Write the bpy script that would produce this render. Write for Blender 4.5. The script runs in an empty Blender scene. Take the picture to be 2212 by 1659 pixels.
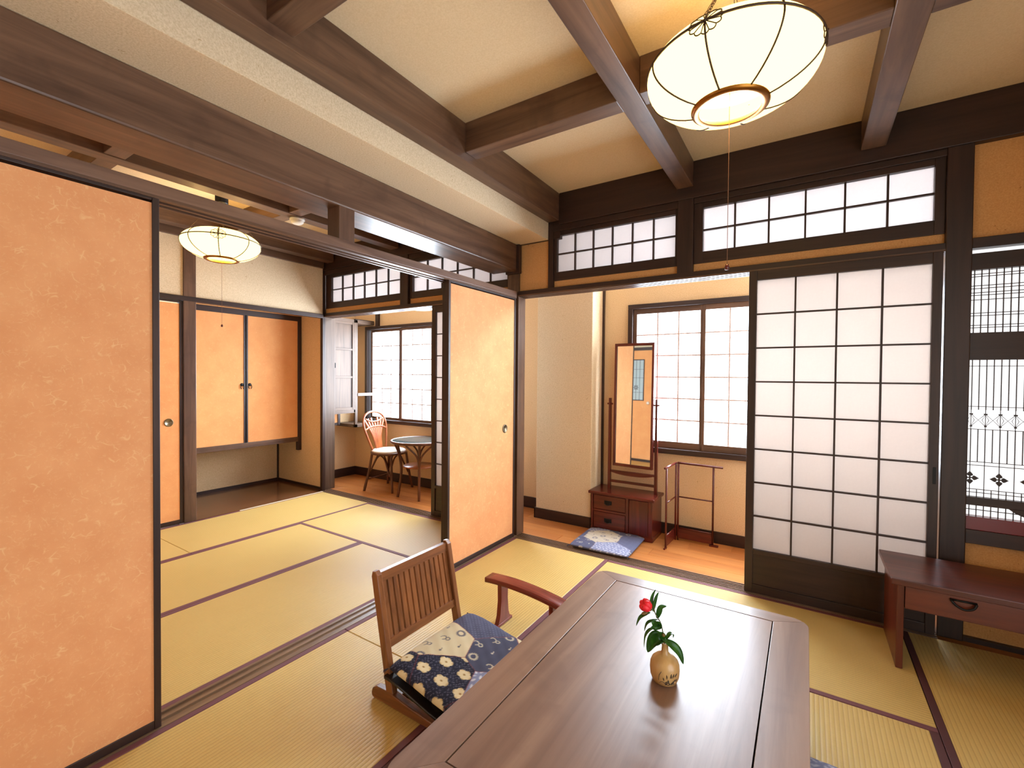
import bpy, bmesh, math, random
from mathutils import Vector, Matrix
random.seed(7)
PI = math.pi
SC = bpy.context.scene
COL = SC.collection

# ------------------------------------------------------------------ camera, world, exposure
cam_d = bpy.data.cameras.new('camera'); cam = bpy.data.objects.new('camera', cam_d); COL.objects.link(cam)
cam_d.sensor_fit = 'HORIZONTAL'; cam_d.sensor_width = 36.0; cam_d.lens = 15.897; cam_d.clip_start = 0.02
_r = Vector((0.8379, 0.5457, 0.0082)); _f = Vector((-0.5455, 0.8379, -0.0163)).normalized()
_r = (_r - _f * _r.dot(_f)).normalized(); _u = _r.cross(_f)
cam.matrix_world = Matrix(((_r.x, _u.x, -_f.x, 1.8312), (_r.y, _u.y, -_f.y, -2.8946), (_r.z, _u.z, -_f.z, 1.2105), (0, 0, 0, 1)))
SC.camera = cam
WINDOW = 20.0        # brightness of the day behind the window paper
SKY = 2.8           # overcast daylight through an unseen opening added in the right wall
LAMP = 1.0          # the two hanging lamps
w = bpy.data.worlds.new('overcast'); SC.world = w; w.use_nodes = True
w.node_tree.nodes['Background'].inputs[0].default_value = (0.9, 1.0, 1.1, 1)
w.node_tree.nodes['Background'].inputs[1].default_value = SKY
SC.view_settings.view_transform = 'Standard'; SC.view_settings.look = 'None'
SC.view_settings.gamma = 1; SC.view_settings.use_curve_mapping = False
SC.view_settings.exposure = 0.45
SC.cycles.use_denoising = True
SC.cycles.max_bounces = 10; SC.cycles.diffuse_bounces = 6; SC.cycles.transmission_bounces = 6
SC.cycles.sample_clamp_direct = 6.0; SC.cycles.sample_clamp_indirect = 8.0; SC.cycles.caustics_reflective = False; SC.cycles.caustics_refractive = False

# ------------------------------------------------------------------ materials
def lin(c):
    o = []
    for v in c:
        v /= 255.0
        o.append(v / 12.92 if v <= 0.04045 else ((v + 0.055) / 1.055) ** 2.4)
    return (o[0], o[1], o[2], 1.0)

class NT:
    def __init__(s, name):
        s.m = bpy.data.materials.new(name); s.m.use_nodes = True
        s.t = s.m.node_tree; s.n = s.t.nodes; s.l = s.t.links
        s.b = s.n['Principled BSDF']; s.out = s.n['Material Output']
    def node(s, typ, **kw):
        n = s.n.new(typ)
        for k, v in kw.items(): setattr(n, k, v)
        return n
    def link(s, a, b): s.l.new(a, b)
    def obj(s, scale=(1, 1, 1), rot=(0, 0, 0)):
        tc = s.node('ShaderNodeTexCoord'); mp = s.node('ShaderNodeMapping')
        mp.inputs['Scale'].default_value = scale; mp.inputs['Rotation'].default_value = rot
        s.link(tc.outputs['Object'], mp.inputs['Vector']); return mp.outputs[0]
    def noise(s, vec, scale, detail=3, rough=0.55, dist=0.0):
        n = s.node('ShaderNodeTexNoise'); n.inputs['Scale'].default_value = scale
        n.inputs['Detail'].default_value = detail; n.inputs['Roughness'].default_value = rough
        n.inputs['Distortion'].default_value = dist
        s.link(vec, n.inputs['Vector']); return n.outputs[0]
    def ramp(s, fac, stops):
        r = s.node('ShaderNodeValToRGB'); e = r.color_ramp.elements
        while len(e) < len(stops): e.new(0.5)
        for i, (p, c) in enumerate(stops): e[i].position = p; e[i].color = c
        s.link(fac, r.inputs[0]); return r.outputs[0]
    def math(s, op, a, b=None):
        n = s.node('ShaderNodeMath', operation=op)
        for i, v in enumerate((a, b)):
            if v is None: continue
            if isinstance(v, (int, float)): n.inputs[i].default_value = v
            else: s.link(v, n.inputs[i])
        return n.outputs[0]
    def mix(s, fac, a, b):
        n = s.node('ShaderNodeMix', data_type='RGBA')
        if isinstance(fac, (int, float)): n.inputs[0].default_value = fac
        else: s.link(fac, n.inputs[0])
        for i, v in ((6, a), (7, b)):
            if isinstance(v, tuple): n.inputs[i].default_value = v
            else: s.link(v, n.inputs[i])
        return n.outputs[2]
    def bump(s, h, strength=0.3, dist=0.002):
        b = s.node('ShaderNodeBump'); b.inputs['Strength'].default_value = strength; b.inputs['Distance'].default_value = dist
        s.link(h, b.inputs['Height']); s.link(b.outputs[0], s.b.inputs['Normal'])
    def color(s, c):
        if isinstance(c, tuple): s.b.inputs['Base Color'].default_value = c
        else: s.link(c, s.b.inputs['Base Color'])
    def set(s, **kw):
        for k, v in kw.items(): s.b.inputs[k.replace('_', ' ')].default_value = v

def plain(name, c, rough=0.6, metal=0.0, spec=0.5):
    t = NT(name); t.color(lin(c)); t.set(Roughness=rough, Metallic=metal); t.b.inputs['Specular IOR Level'].default_value = spec
    return t.m

def wood(name, dark, light, axis, rough=0.42, spec=0.5, scale=1.0, knots=False, bump=0.15):
    t = NT(name); s = [26 * scale, 26 * scale, 26 * scale]; s['XYZ'.index(axis)] = 1.6 * scale
    v = t.obj(tuple(s)); n = t.noise(v, 1.0, 6, 0.6, 0.6)
    c = t.ramp(n, [(0.3, lin(dark)), (0.72, lin(light))])
    if knots:
        n2 = t.noise(t.obj((7, 7, 7)), 1.0, 4, 0.5, 0.4)
        f = t.ramp(n2, [(0.56, (0, 0, 0, 1)), (0.68, (1, 1, 1, 1))])
        c = t.mix(t.math('MULTIPLY', f, 0.4), c, lin(dark))
    t.color(c); t.set(Roughness=rough); t.b.inputs['Specular IOR Level'].default_value = spec
    t.bump(n, bump, 0.001); return t.m

def plaster(name, c, c2, fibre=None):
    t = NT(name); v = t.obj()
    n = t.noise(v, 160, 4, 0.7); col = t.ramp(n, [(0.35, lin(c2)), (0.65, lin(c))])
    if fibre:
        n2 = t.noise(v, 55, 2, 0.5, 1.5)
        f = t.ramp(n2, [(0.70, (0, 0, 0, 1)), (0.76, (1, 1, 1, 1))])
        col = t.mix(t.math('MULTIPLY', f, 0.8), col, lin(fibre))
    t.color(col); t.set(Roughness=0.9); t.b.inputs['Specular IOR Level'].default_value = 0.15
    t.bump(n, 0.25, 0.002); return t.m

def fibre_paper(name, c, c2, fib):
    """handmade paper with pale curly fibres pressed in"""
    t = NT(name); v = t.obj()
    big = t.noise(v, 6, 4, 0.6); col = t.ramp(big, [(0.3, lin(c2)), (0.7, lin(c))])
    wn = t.node('ShaderNodeTexNoise'); wn.inputs['Scale'].default_value = 9; wn.inputs['Detail'].default_value = 2
    t.link(v, wn.inputs['Vector'])
    ad = t.node('ShaderNodeVectorMath', operation='MULTIPLY_ADD')
    t.link(wn.outputs['Color'], ad.inputs[0]); ad.inputs[1].default_value = (0.10, 0.10, 0.10); t.link(v, ad.inputs[2])
    for sc, amt, th in ((26, 0.42, 0.58), (44, 0.32, 0.56)):
        vo = t.node('ShaderNodeTexVoronoi', feature='DISTANCE_TO_EDGE'); vo.inputs['Scale'].default_value = sc
        t.link(ad.outputs[0], vo.inputs['Vector'])
        edge = t.ramp(vo.outputs['Distance'], [(0.0, (1, 1, 1, 1)), (0.05, (0, 0, 0, 1))])
        msk = t.ramp(t.noise(v, sc * 1.1, 1, 0.5), [(th, (0, 0, 0, 1)), (th + 0.1, (1, 1, 1, 1))])
        col = t.mix(t.math('MULTIPLY', t.math('MULTIPLY', edge, msk), amt), col, lin(fib))
    fine = t.noise(v, 120, 3, 0.7)
    col = t.mix(t.math('MULTIPLY', t.ramp(fine, [(0.55, (0, 0, 0, 1)), (0.75, (1, 1, 1, 1))]), 0.25), col, lin(fib))
    t.color(col); t.set(Roughness=0.75); t.b.inputs['Specular IOR Level'].default_value = 0.25
    return t.m

def tatami_mat(name, comp):
    """woven rush: ribs run along the mat, colour varies from rib to groove"""
    t = NT(name); tc = t.node('ShaderNodeTexCoord'); sp = t.node('ShaderNodeSeparateXYZ')
    t.link(tc.outputs['Object'], sp.inputs[0])
    a = sp.outputs[comp]; b = sp.outputs[1 - comp]
    ph = t.math('MULTIPLY', a, 2 * PI / 0.0145)
    s = t.math('ABSOLUTE', t.math('SINE', t.math('MULTIPLY', ph, 0.5)))      # 0 in the groove, 1 on the rib
    st = [300, 300, 300]; st[comp] = 5
    fine = t.noise(t.obj((6, 320, 40) if comp == 1 else (320, 6, 40)), 1.0, 2, 0.6)
    fine2 = t.noise(t.obj((260, 8, 40) if comp == 1 else (8, 260, 40)), 1.0, 2, 0.6)
    big = t.noise(t.obj((3, 3, 3)), 1.0, 3, 0.5)
    c = t.mix(big, lin((210, 180, 110)), lin((200, 168, 98)))
    c = t.mix(t.math('MULTIPLY', t.ramp(s, [(0.0, (1, 1, 1, 1)), (0.45, (0, 0, 0, 1))]), 0.5), c, lin((150, 104, 48)))
    c = t.mix(t.math('MULTIPLY', fine2, 0.25), c, lin((168, 150, 84)))
    t.color(c); t.set(Roughness=0.44); t.b.inputs['Specular IOR Level'].default_value = 0.5
    t.bump(t.math('ADD', s, t.math('MULTIPLY', fine2, 0.3)), 0.5, 0.0015); return t.m

def glow(name, c, k):
    t = NT(name); t.n.remove(t.b); e = t.node('ShaderNodeEmission')
    e.inputs[0].default_value = c; e.inputs[1].default_value = k
    t.link(e.outputs[0], t.out.inputs[0]); return t.m

def paper(name, c, k=0.6):
    """translucent shoji paper"""
    t = NT(name); t.n.remove(t.b)
    tr = t.node('ShaderNodeBsdfTranslucent'); df = t.node('ShaderNodeBsdfDiffuse'); mx = t.node('ShaderNodeMixShader')
    n = t.noise(t.obj(), 90, 3, 0.6)
    cc = t.mix(n, lin(c), lin(tuple(min(255, x + 6) for x in c)))
    t.link(cc, tr.inputs[0]); t.link(cc, df.inputs[0]); mx.inputs[0].default_value = k
    t.link(df.outputs[0], mx.inputs[1]); t.link(tr.outputs[0], mx.inputs[2]); t.link(mx.outputs[0], t.out.inputs[0])
    return t.m

DK, DL = (38, 24, 19), (74, 50, 41)
M = {}
for ax in 'XYZ':
    M['beam' + ax] = wood('dark stained timber ' + ax, (68, 46, 35), (116, 86, 66), ax, 0.36, 0.5, 0.8, True)
    M['dark' + ax] = wood('dark frame wood ' + ax, (36, 22, 18), (60, 39, 32), ax, 0.42, 0.45)
    M['red' + ax] = wood('red lacquered wood ' + ax, (62, 18, 14), (104, 36, 26), ax, 0.26, 0.5, 1.0, False, 0.05)
    M['desk' + ax] = wood('reddish desk wood ' + ax, (70, 28, 18), (112, 52, 34), ax, 0.3, 0.5, 0.8, False, 0.05)
    M['gloss' + ax] = wood('bright red lacquered wood ' + ax, (98, 34, 24), (142, 58, 42), ax, 0.25, 0.5, 1.0, False, 0.03)
    M['pale' + ax] = wood('weathered pale wood ' + ax, (74, 57, 46), (104, 83, 68), ax, 0.45, 0.4)
    M['chair' + ax] = wood('brown chair wood ' + ax, (96, 55, 29), (154, 96, 54), ax, 0.3, 0.5, 1.0, False, 0.05)
    M['table' + ax] = wood('brown table wood ' + ax, (108, 78, 62), (152, 121, 100), ax, 0.33, 0.8, 0.55, True, 0.06)
M['plaster'] = plaster('beige plaster', (228, 208, 177), (206, 183, 148), (180, 147, 105))
M['plaster_ceiling'] = plaster('beige ceiling plaster', (224, 202, 166), (214, 190, 152))
M['plaster_tan'] = plaster('tan fibre plaster', (224, 195, 156), (204, 171, 129), (170, 128, 84))
M['plaster_orange'] = plaster('orange fibre plaster', (214, 164, 108), (198, 146, 92), (158, 104, 60))
M['fusuma'] = fibre_paper('orange fibre paper', (226, 162, 110), (216, 148, 98), (238, 202, 150))
M['fusuma_back'] = fibre_paper('light orange paper', (234, 168, 108), (226, 156, 98), (240, 190, 136))
M['tatami_y'] = tatami_mat('tatami ribs along y', 0)
M['tatami_x'] = tatami_mat('tatami ribs along x', 1)
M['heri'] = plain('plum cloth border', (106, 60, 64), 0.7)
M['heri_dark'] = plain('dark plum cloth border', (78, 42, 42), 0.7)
M['floor_wood'] = wood('orange brown floorboard', (168, 104, 54), (196, 130, 72), 'X', 0.3, 0.5, 0.6, False, 0.04)
M['floor_wood2'] = wood('orange brown floorboard darker', (158, 94, 48), (186, 120, 64), 'X', 0.3, 0.5, 0.6, False, 0.04)
M['alcove_floor'] = wood('dark alcove board', (84, 52, 32), (116, 76, 48), 'Y', 0.2, 0.5, 0.6, False, 0.04)
M['sill'] = wood('worn grooved sill wood', (92, 70, 56), (128, 104, 84), 'X', 0.4)
M['sillY'] = wood('worn grooved sill wood y', (96, 70, 50), (136, 108, 82), 'Y', 0.4)
M['black'] = plain('black iron', (22, 20, 20), 0.4, 0.6)
M['brass'] = plain('aged brass', (150, 98, 40), 0.3, 1.0)
M['chrome'] = plain('dull metal', (128, 116, 94), 0.38, 1.0)
M['white'] = plain('white plastic', (235, 228, 215), 0.5)
M['mirror'] = plain('mirror glass', (235, 240, 238), 0.02, 1.0)
M['shoji'] = paper('shoji paper', (194, 184, 177), 0.5)
M['muntin'] = paper('thin pale window bar', (200, 180, 172), 0.07)
M['shoji_high'] = paper('bright transom paper', (206, 200, 198), 0.5)
M['window'] = glow('bright window paper', (0.88, 1.0, 1.14, 1), WINDOW)
M['window_soft'] = glow('frosted window', (1.0, 0.98, 0.98, 1), 1.0)
M['lamp_glass'] = glow('lamp shade glass', (1.0, 0.68, 0.235, 1), 2.8 * LAMP)
M['bulb'] = glow('lamp tube', (1.0, 0.6, 0.22, 1), 45.0 * LAMP)
M['ceiling_lamp'] = glow('white ceiling lamp', (1.0, 0.95, 0.88, 1), 3.0)
M['seat_white'] = plain('white woven seat', (232, 222, 212), 0.6)
M['rattan'] = wood('dark rattan', (64, 34, 20), (112, 62, 36), 'Z', 0.32, 0.5)
M['rattan_light'] = wood('orange rattan', (128, 64, 32), (172, 98, 54), 'Z', 0.3, 0.5)
M['glass_top'] = plain('dark glass table top', (60, 70, 70), 0.06)
M['stone'] = wood('ceramic glaze', (176, 132, 78), (206, 166, 108), 'Z', 0.25, 0.5, 0.6, False, 0.02)
M['leaf'] = wood('glossy camellia leaf', (40, 84, 28), (80, 136, 48), 'Z', 0.22, 0.5, 2.0, False, 0.05)
M['stem'] = plain('brown green stem', (96, 92, 44), 0.6)
M['petal'] = plain('red petal', (226, 24, 40), 0.5)
M['calyx'] = plain('brown green calyx', (112, 84, 36), 0.6)
M['ply_edge'] = plain('black lacquer edge', (34, 26, 22), 0.2)
M['edge_light'] = plain('painted light on alcove edge', (236, 224, 200), 0.35)  # cream colour stands in for window light on the alcove edge
def attr_mat(name, rough=0.85):
    t = NT(name); a = t.node('ShaderNodeAttribute'); a.attribute_name = 'print'
    wv = t.noise(t.obj((900, 900, 900)), 1.0, 1, 0.5)
    t.color(a.outputs['Color']); t.set(Roughness=rough); t.b.inputs['Specular IOR Level'].default_value = 0.25
    t.bump(wv, 0.25, 0.001); return t.m
M['railY'] = wood('lit track rail wood', (80, 55, 44), (126, 96, 78), 'Y', 0.36)  # wood lightened, light falling on the rail is put into its colour
M['print'] = attr_mat('printed brocade cloth')

# ------------------------------------------------------------------ mesh helpers
BASE = {}
def thing(name, label, cat, loc=(0, 0, 0), rz=0, group=None):
    o = bpy.data.objects.new(name, None); COL.objects.link(o); o.empty_display_size = 0.05
    o.location = loc; o.rotation_euler = (0, 0, rz); o['label'] = label; o['category'] = cat
    if group: o['group'] = group
    BASE[o] = Matrix.Translation(loc) @ Matrix.Rotation(rz, 4, 'Z'); return o
def struct(name, loc=(0, 0, 0), label=None):
    o = bpy.data.objects.new(name, None); COL.objects.link(o); o.empty_display_size = 0.05
    o.location = loc; o['kind'] = 'structure'
    if label: o['label'] = label
    BASE[o] = Matrix.Translation(loc); return o
def to_mesh(name, bm, mat, smooth=False):
    me = bpy.data.meshes.new(name); bm.normal_update(); bm.to_mesh(me); bm.free()
    for m_ in (mat if isinstance(mat, (list, tuple)) else [mat]): me.materials.append(m_)
    if smooth: me.polygons.foreach_set('use_smooth', [True] * len(me.polygons))
    return me
def part(name, bm, mat, parent=None, smooth=False, label=None):
    """bm is in world coordinates; the part takes its parent's base as its own origin"""
    if parent is not None: bm.transform(BASE[parent].inverted())
    o = bpy.data.objects.new(name, to_mesh(name, bm, mat, smooth)); COL.objects.link(o)
    if parent is not None: o.parent = parent; BASE[o] = BASE[parent]
    if label: o['label'] = label
    return o
def inst(name, me, parent, at):
    """another object on the same mesh, at a world point"""
    o = bpy.data.objects.new(name, me); COL.objects.link(o); o.parent = parent
    o.location = BASE[parent].inverted() @ Vector(at); BASE[o] = Matrix.Translation(at); return o
def single(name, bm, mat, label, cat, group=None, smooth=False, at=(0, 0, 0), kind=None):
    bm.transform(Matrix.Translation(at).inverted())
    o = bpy.data.objects.new(name, to_mesh(name, bm, mat, smooth)); COL.objects.link(o); o.location = at
    if label: o['label'] = label
    if cat: o['category'] = cat
    if group: o['group'] = group
    if kind: o['kind'] = kind
    BASE[o] = Matrix.Translation(at); return o

def B(): return bmesh.new()
def box(bm, x0, x1, y0, y1, z0, z1, b=0.0, seg=2):
    vs = [bm.verts.new((x, y, z)) for z in (z0, z1) for y in (y0, y1) for x in (x0, x1)]
    fs = [bm.faces.new([vs[i] for i in f]) for f in ((0, 2, 3, 1), (4, 5, 7, 6), (0, 1, 5, 4), (2, 6, 7, 3), (0, 4, 6, 2), (1, 3, 7, 5))]
    if b > 0:
        es = list({e for f in fs for e in f.edges})
        bmesh.ops.bevel(bm, geom=es, offset=b, segments=seg, profile=0.5, affect='EDGES')
    return vs
def bx(*a, **k):
    bm = B(); box(bm, *a, **k); return bm
def prism(bm, pts, axis, d0, d1, b=0.0):
    """polygon pts in the two axes other than axis (in xyz order), extruded d0..d1"""
    def P(p, d):
        q = [p[0], p[1]]; q.insert('XYZ'.index(axis), d); return bm.verts.new(q)
    lo = [P(p, d0) for p in pts]; hi = [P(p, d1) for p in pts]; n = len(pts)
    fs = [bm.faces.new(lo[::-1]), bm.faces.new(hi)] + [bm.faces.new((lo[i], lo[(i + 1) % n], hi[(i + 1) % n], hi[i])) for i in range(n)]
    bmesh.ops.recalc_face_normals(bm, faces=fs)
    if b > 0:
        es = list(fs[0].edges) + list(fs[1].edges)
        bmesh.ops.bevel(bm, geom=es, offset=b, segments=2, profile=0.5, affect='EDGES')
def tube(bm, pts, rad, n=8, closed=False, cap=True, flat=None):
    pts = [Vector(p) for p in pts]; m = len(pts); rings = []
    rs = rad if isinstance(rad, (list, tuple)) else [rad] * m
    up = None
    for i, p in enumerate(pts):
        if closed: d = pts[(i + 1) % m] - pts[i - 1]
        else: d = pts[min(i + 1, m - 1)] - pts[max(i - 1, 0)]
        d.normalize()
        if up is None:
            up = Vector((0, 0, 1)) if abs(d.z) < 0.9 else Vector((1, 0, 0))
        s = d.cross(up)
        if s.length < 1e-5: s = d.cross(Vector((0, 1, 0)))
        s.normalize(); t = s.cross(d); up = t
        ku, kv = flat if flat else (1, 1)
        rings.append([bm.verts.new(p + (s * math.cos(2 * PI * k / n) * ku + t * math.sin(2 * PI * k / n) * kv) * rs[i]) for k in range(n)])
    last = m if closed else m - 1
    for i in range(last):
        a, c = rings[i], rings[(i + 1) % m]
        for k in range(n): bm.faces.new((a[k], a[(k + 1) % n], c[(k + 1) % n], c[k]))
    if cap and not closed: bm.faces.new(rings[0][::-1]); bm.faces.new(rings[-1])
def lathe(bm, c, prof, n=32, a0=0.0, a1=2 * PI):
    """prof = [(r, z)...] turned about the vertical axis through c"""
    full = abs(a1 - a0 - 2 * PI) < 1e-6; rings = []
    for r, z in prof:
        if r < 1e-6: rings.append([bm.verts.new((c[0], c[1], c[2] + z))]); continue
        rings.append([bm.verts.new((c[0] + r * math.cos(a0 + (a1 - a0) * k / n), c[1] + r * math.sin(a0 + (a1 - a0) * k / n), c[2] + z)) for k in range(n if full else n + 1)])
    for a, d in zip(rings, rings[1:]):
        m = max(len(a), len(d)); q = m if full else m - 1
        for k in range(q):
            k2 = (k + 1) % m
            v = [a[k % len(a)], a[k2 % len(a)], d[k2 % len(d)], d[k % len(d)]]
            u = []
            for x in v:
                if x not in u: u.append(x)
            if len(u) > 2: bm.faces.new(u)
    bmesh.ops.recalc_face_normals(bm, faces=bm.faces[:])
def curve(ps, n=6):
    """Catmull-Rom through ps"""
    ps = [Vector(p) for p in ps]; out = []
    for i in range(len(ps) - 1):
        p0, p1, p2, p3 = ps[max(i - 1, 0)], ps[i], ps[i + 1], ps[min(i + 2, len(ps) - 1)]
        for k in range(n):
            t = k / n
            out.append(0.5 * ((2 * p1) + (p2 - p0) * t + (2 * p0 - 5 * p1 + 4 * p2 - p3) * t * t + (3 * p1 - p0 - 3 * p2 + p3) * t ** 3))
    out.append(ps[-1]); return out

# ------------------------------------------------------------------ the setting: floor
X1, YR = 3.05, -3.35           # right wall, rear end of what is built
floor = struct('floor')
part('subfloor', bx(-2.4, X1, YR, 0.70, -0.12, -0.058), M['darkX'], floor)
part('alcove_board', bx(-3.26, -2.375, -1.25, 0.0, -0.05, 0.0), M['alcove_floor'], floor)
part('subfloor', bx(-3.3, -2.4, YR, 0.75, -0.12, -0.055), M['darkX'], floor)
ys = [0.071 + i * (0.70 - 0.071) / 5 for i in range(6)]
for i in range(5):
    xs = [-2.8]; x = -2.8 + (0.45, 1.1, 0.7, 1.3, 0.25)[i]
    while x < X1 - 0.2: xs.append(x); x += 1.32
    xs.append(X1)
    for j in range(len(xs) - 1):
        part('floorboard', bx(xs[j] + 0.0006, xs[j + 1] - 0.0006, ys[i] + 0.0006, ys[i + 1] - 0.0006, -0.055, 0.0, b=0.0012, seg=1), M['floor_wood' if (i + j) % 2 else 'floor_wood2'], floor)
# grooved sills under the sliding panels
t1 = struct('trim_1')          # between the two tatami rooms
part('sill_bed', bx(-0.094, 0.004, YR, 0.0, -0.055, -0.004), M['sillY'], t1)
for a, b_ in ((-0.094, -0.080), (-0.058, -0.042), (-0.020, 0.004)):
    part('sill_ridge', bx(a, b_, YR, 0.0, -0.004, 0.002), M['sillY'], t1)
t2 = struct('trim_2')          # between rooms and window corridor
for a, c in ((-2.40, -0.10), (0.0, 2.365)):
    part('sill_bed', bx(a, c, -0.045, 0.07, -0.055, -0.004), M['sill'], t2)
    for k in range(6):
        y = -0.045 + k * 0.0214
        part('sill_ridge', bx(a, c, y, y + 0.008, -0.004, 0.0025), M['sill'], t2)

# tatami mats
def mat(x0, x1, y0, y1, along, label, borders=(True, True), hm='heri'):
    c = ((x0 + x1) / 2, (y0 + y1) / 2, 0)
    t = thing('tatami_mat', label, 'tatami mat', c, 0, 'tatami mats')
    g = 0.0012; h = 0.026
    if along == 'Y':
        a = x0 + (h if borders[0] else g); b = x1 - (h if borders[1] else g)
        part('woven_rush', bx(a, b, y0 + g, y1 - g, -0.055, 0.0, b=0.003), M['tatami_y'], t)
        if borders[0]: part('cloth_border', bx(x0 + g, a, y0 + g, y1 - g, -0.055, 0.001, b=0.0015), M[hm], t)
        if borders[1]: part('cloth_border', bx(b, x1 - g, y0 + g, y1 - g, -0.055, 0.001, b=0.0015), M[hm], t)
    else:
        a = y0 + (h if borders[0] else g); b = y1 - (h if borders[1] else g)
        part('woven_rush', bx(x0 + g, x1 - g, a, b, -0.055, 0.0, b=0.003), M['tatami_x'], t)
        if borders[0]: part('cloth_border', bx(x0 + g, x1 - g, y0 + g, a, -0.055, 0.001, b=0.0015), M[hm], t)
        if borders[1]: part('cloth_border', bx(x0 + g, x1 - g, b, y1 - g, -0.055, 0.001, b=0.0015), M[hm], t)
mat(0.004, 0.752, -1.535, -0.045, 'Y', 'tatami mat under the low slatted chair reaching to the corner post')
mat(0.004, 0.752, -3.07, -1.535, 'Y', 'tatami mat in the foreground along the wide orange sliding panel')
mat(0.752, 2.232, -0.808, -0.045, 'X', 'tatami mat lying crosswise between low table and shoji screen')
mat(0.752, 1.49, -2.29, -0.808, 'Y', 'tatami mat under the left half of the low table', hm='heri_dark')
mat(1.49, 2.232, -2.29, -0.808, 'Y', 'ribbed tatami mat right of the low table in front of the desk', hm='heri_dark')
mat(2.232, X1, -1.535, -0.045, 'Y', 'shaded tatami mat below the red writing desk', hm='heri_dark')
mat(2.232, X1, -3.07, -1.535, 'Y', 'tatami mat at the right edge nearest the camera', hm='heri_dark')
mat(0.752, 2.232, -3.07, -2.29, 'X', 'tatami mat crosswise below the near end of the low table')
mat(-2.372, -1.622, -1.53, -0.045, 'Y', 'tatami mat in the back room bordering the alcove board')
mat(-2.372, -1.622, -3.07, -1.53, 'Y', 'tatami mat of the back room below the orange panel with round pull')
mat(-1.622, -0.094, -0.762, -0.045, 'X', 'tatami mat of the back room lying along the corridor sill')
mat(-1.622, -0.858, -2.29, -0.762, 'Y', 'middle tatami mat of the back room')
mat(-0.858, -0.094, -2.29, -0.762, 'Y', 'tatami mat of the back room next to the grooved sill')
mat(-1.622, -0.094, -3.07, -2.29, 'X', 'tatami mat by the rear door of the back room, seen in the mirror')

# ------------------------------------------------------------------ ceiling and its beams
ceil = struct('ceiling')
part('ceiling_board', bx(0.0, X1, YR, 0.0, 2.51, 2.56), M['plaster_ceiling'], ceil)
part('ceiling_board', bx(-2.42, 0.0, YR, 0.0, 2.51, 2.56), M['plaster_ceiling'], ceil)
part('ceiling_board', bx(-2.85, X1, 0.0, 0.75, 2.51, 2.56), M['plaster_ceiling'], ceil)
part('ceiling_board', bx(-3.3, -2.42, -1.26, 0.04, 2.51, 2.56), M['plaster_ceiling'], ceil)
def beam(*a, ax='Y', par=None): return part('beam', bx(*a, b=0.003), M['beam' + ax], par or ceil)
beam(0.255, 0.345, YR, -0.02, 2.318, 2.51)
beam(1.152, 1.246, YR, -0.03, 2.356, 2.51)
beam(2.042, 2.140, YR, -0.03, 2.356, 2.51)
for y in (-2.09, -1.07, -3.11):
    for a, b_ in ((0.345, 1.152), (1.246, 2.042), (2.140, X1)):
        beam(a, b_, y, y + 0.094, 2.36, 2.51, ax='X')
beam(-1.362, -1.262, YR, -0.03, 2.356, 2.51)
beam(-2.30, -2.20, YR, -0.03, 2.356, 2.51)
for y in (-2.07, -1.06):
    for a, b_ in ((-2.20, -1.362), (-1.262, -0.12)):
        beam(a, b_, y, y + 0.09, 2.36, 2.51, ax='X')
# boxed-in soffit above the big beam
part('soffit', bx(0.0, 0.252, YR, -0.004, 2.2, 2.51, b=0.002), M['plaster'], ceil)

# ------------------------------------------------------------------ wall between the two rooms
wl = struct('wall_left')
part('upper_plaster', bx(-0.10, 0.0, YR, 0.0, 2.2, 2.51), M['plaster'], wl)
part('beam', bx(-0.215, 0.0, YR, -0.03, 2.0, 2.2, b=0.008), M['beamY'], wl)
part('beam_bracket', bx(-0.10, 0.022, -0.032, 0.004, 1.985, 2.199, b=0.003), M['darkZ'], wl)
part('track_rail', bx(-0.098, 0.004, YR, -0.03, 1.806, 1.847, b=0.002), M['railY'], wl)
for a, b_ in ((-0.098, -0.084), (-0.060, -0.046), (-0.022, -0.008), (-0.008, 0.004)):
    part('track_ridge', bx(a, b_ - 0.002, YR, -0.03, 1.797, 1.807), M['beamY'], wl)
part('strut', bx(-0.09, -0.002, -1.564, -1.478, 1.846, 2.002, b=0.002), M['beamZ'], wl)
part('corner_post', bx(-0.10, 0.0, 0.0, 0.10, 0.0, 2.51, b=0.003), M['beamZ'], wl)

# ------------------------------------------------------------------ wall with the shoji (y = 0)
wb = struct('wall_back')
def wpart(name, m, *a, b=0.0): return part(name, bx(*a, b=b), M[m], wb)
for a, c in ((0.0, 2.367), (-2.40, -0.10)):
    wpart('track_rail', 'darkX', a, c, -0.014, 0.10, 1.822, 1.852, b=0.002)
    for k in range(5):
        y = -0.014 + k * 0.0265
        wpart('track_ridge', 'beamX', a, c, y, y + 0.008, 1.812, 1.823)
    wpart('upper_strip', 'plaster_orange', a, c, 0.02, 0.06, 1.85, 1.902)
wpart('small_panel', 'plaster_orange', 0.0, 0.255, 0.02, 0.06, 1.90, 2.20)
wpart('small_post', 'darkZ', 0.252, 0.293, -0.004, 0.09, 1.85, 2.31, b=0.002)
wpart('header_beam', 'darkX', 0.345, X1, -0.022, 0.10, 2.292, 2.51, b=0.003)
wpart('header_beam', 'darkX', 0.0, 0.345, 0.0, 0.10, 2.20, 2.51)
wpart('header_beam', 'darkX', -2.42, -0.10, -0.022, 0.10, 2.292, 2.51, b=0.003)
wpart('post', 'darkZ', 1.155, 1.246, -0.014, 0.10, 1.85, 2.36, b=0.003)
wpart('post', 'darkZ', -1.262, -1.162, -0.014, 0.10, 1.85, 2.30, b=0.003)
wpart('post', 'darkZ', 2.367, 2.458, -0.012, 0.10, 0.0, 2.30, b=0.004)
wpart('post', 'paleZ', -2.46, -2.402, 0.004, 0.13, 0.0, 2.30, b=0.003)
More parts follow.
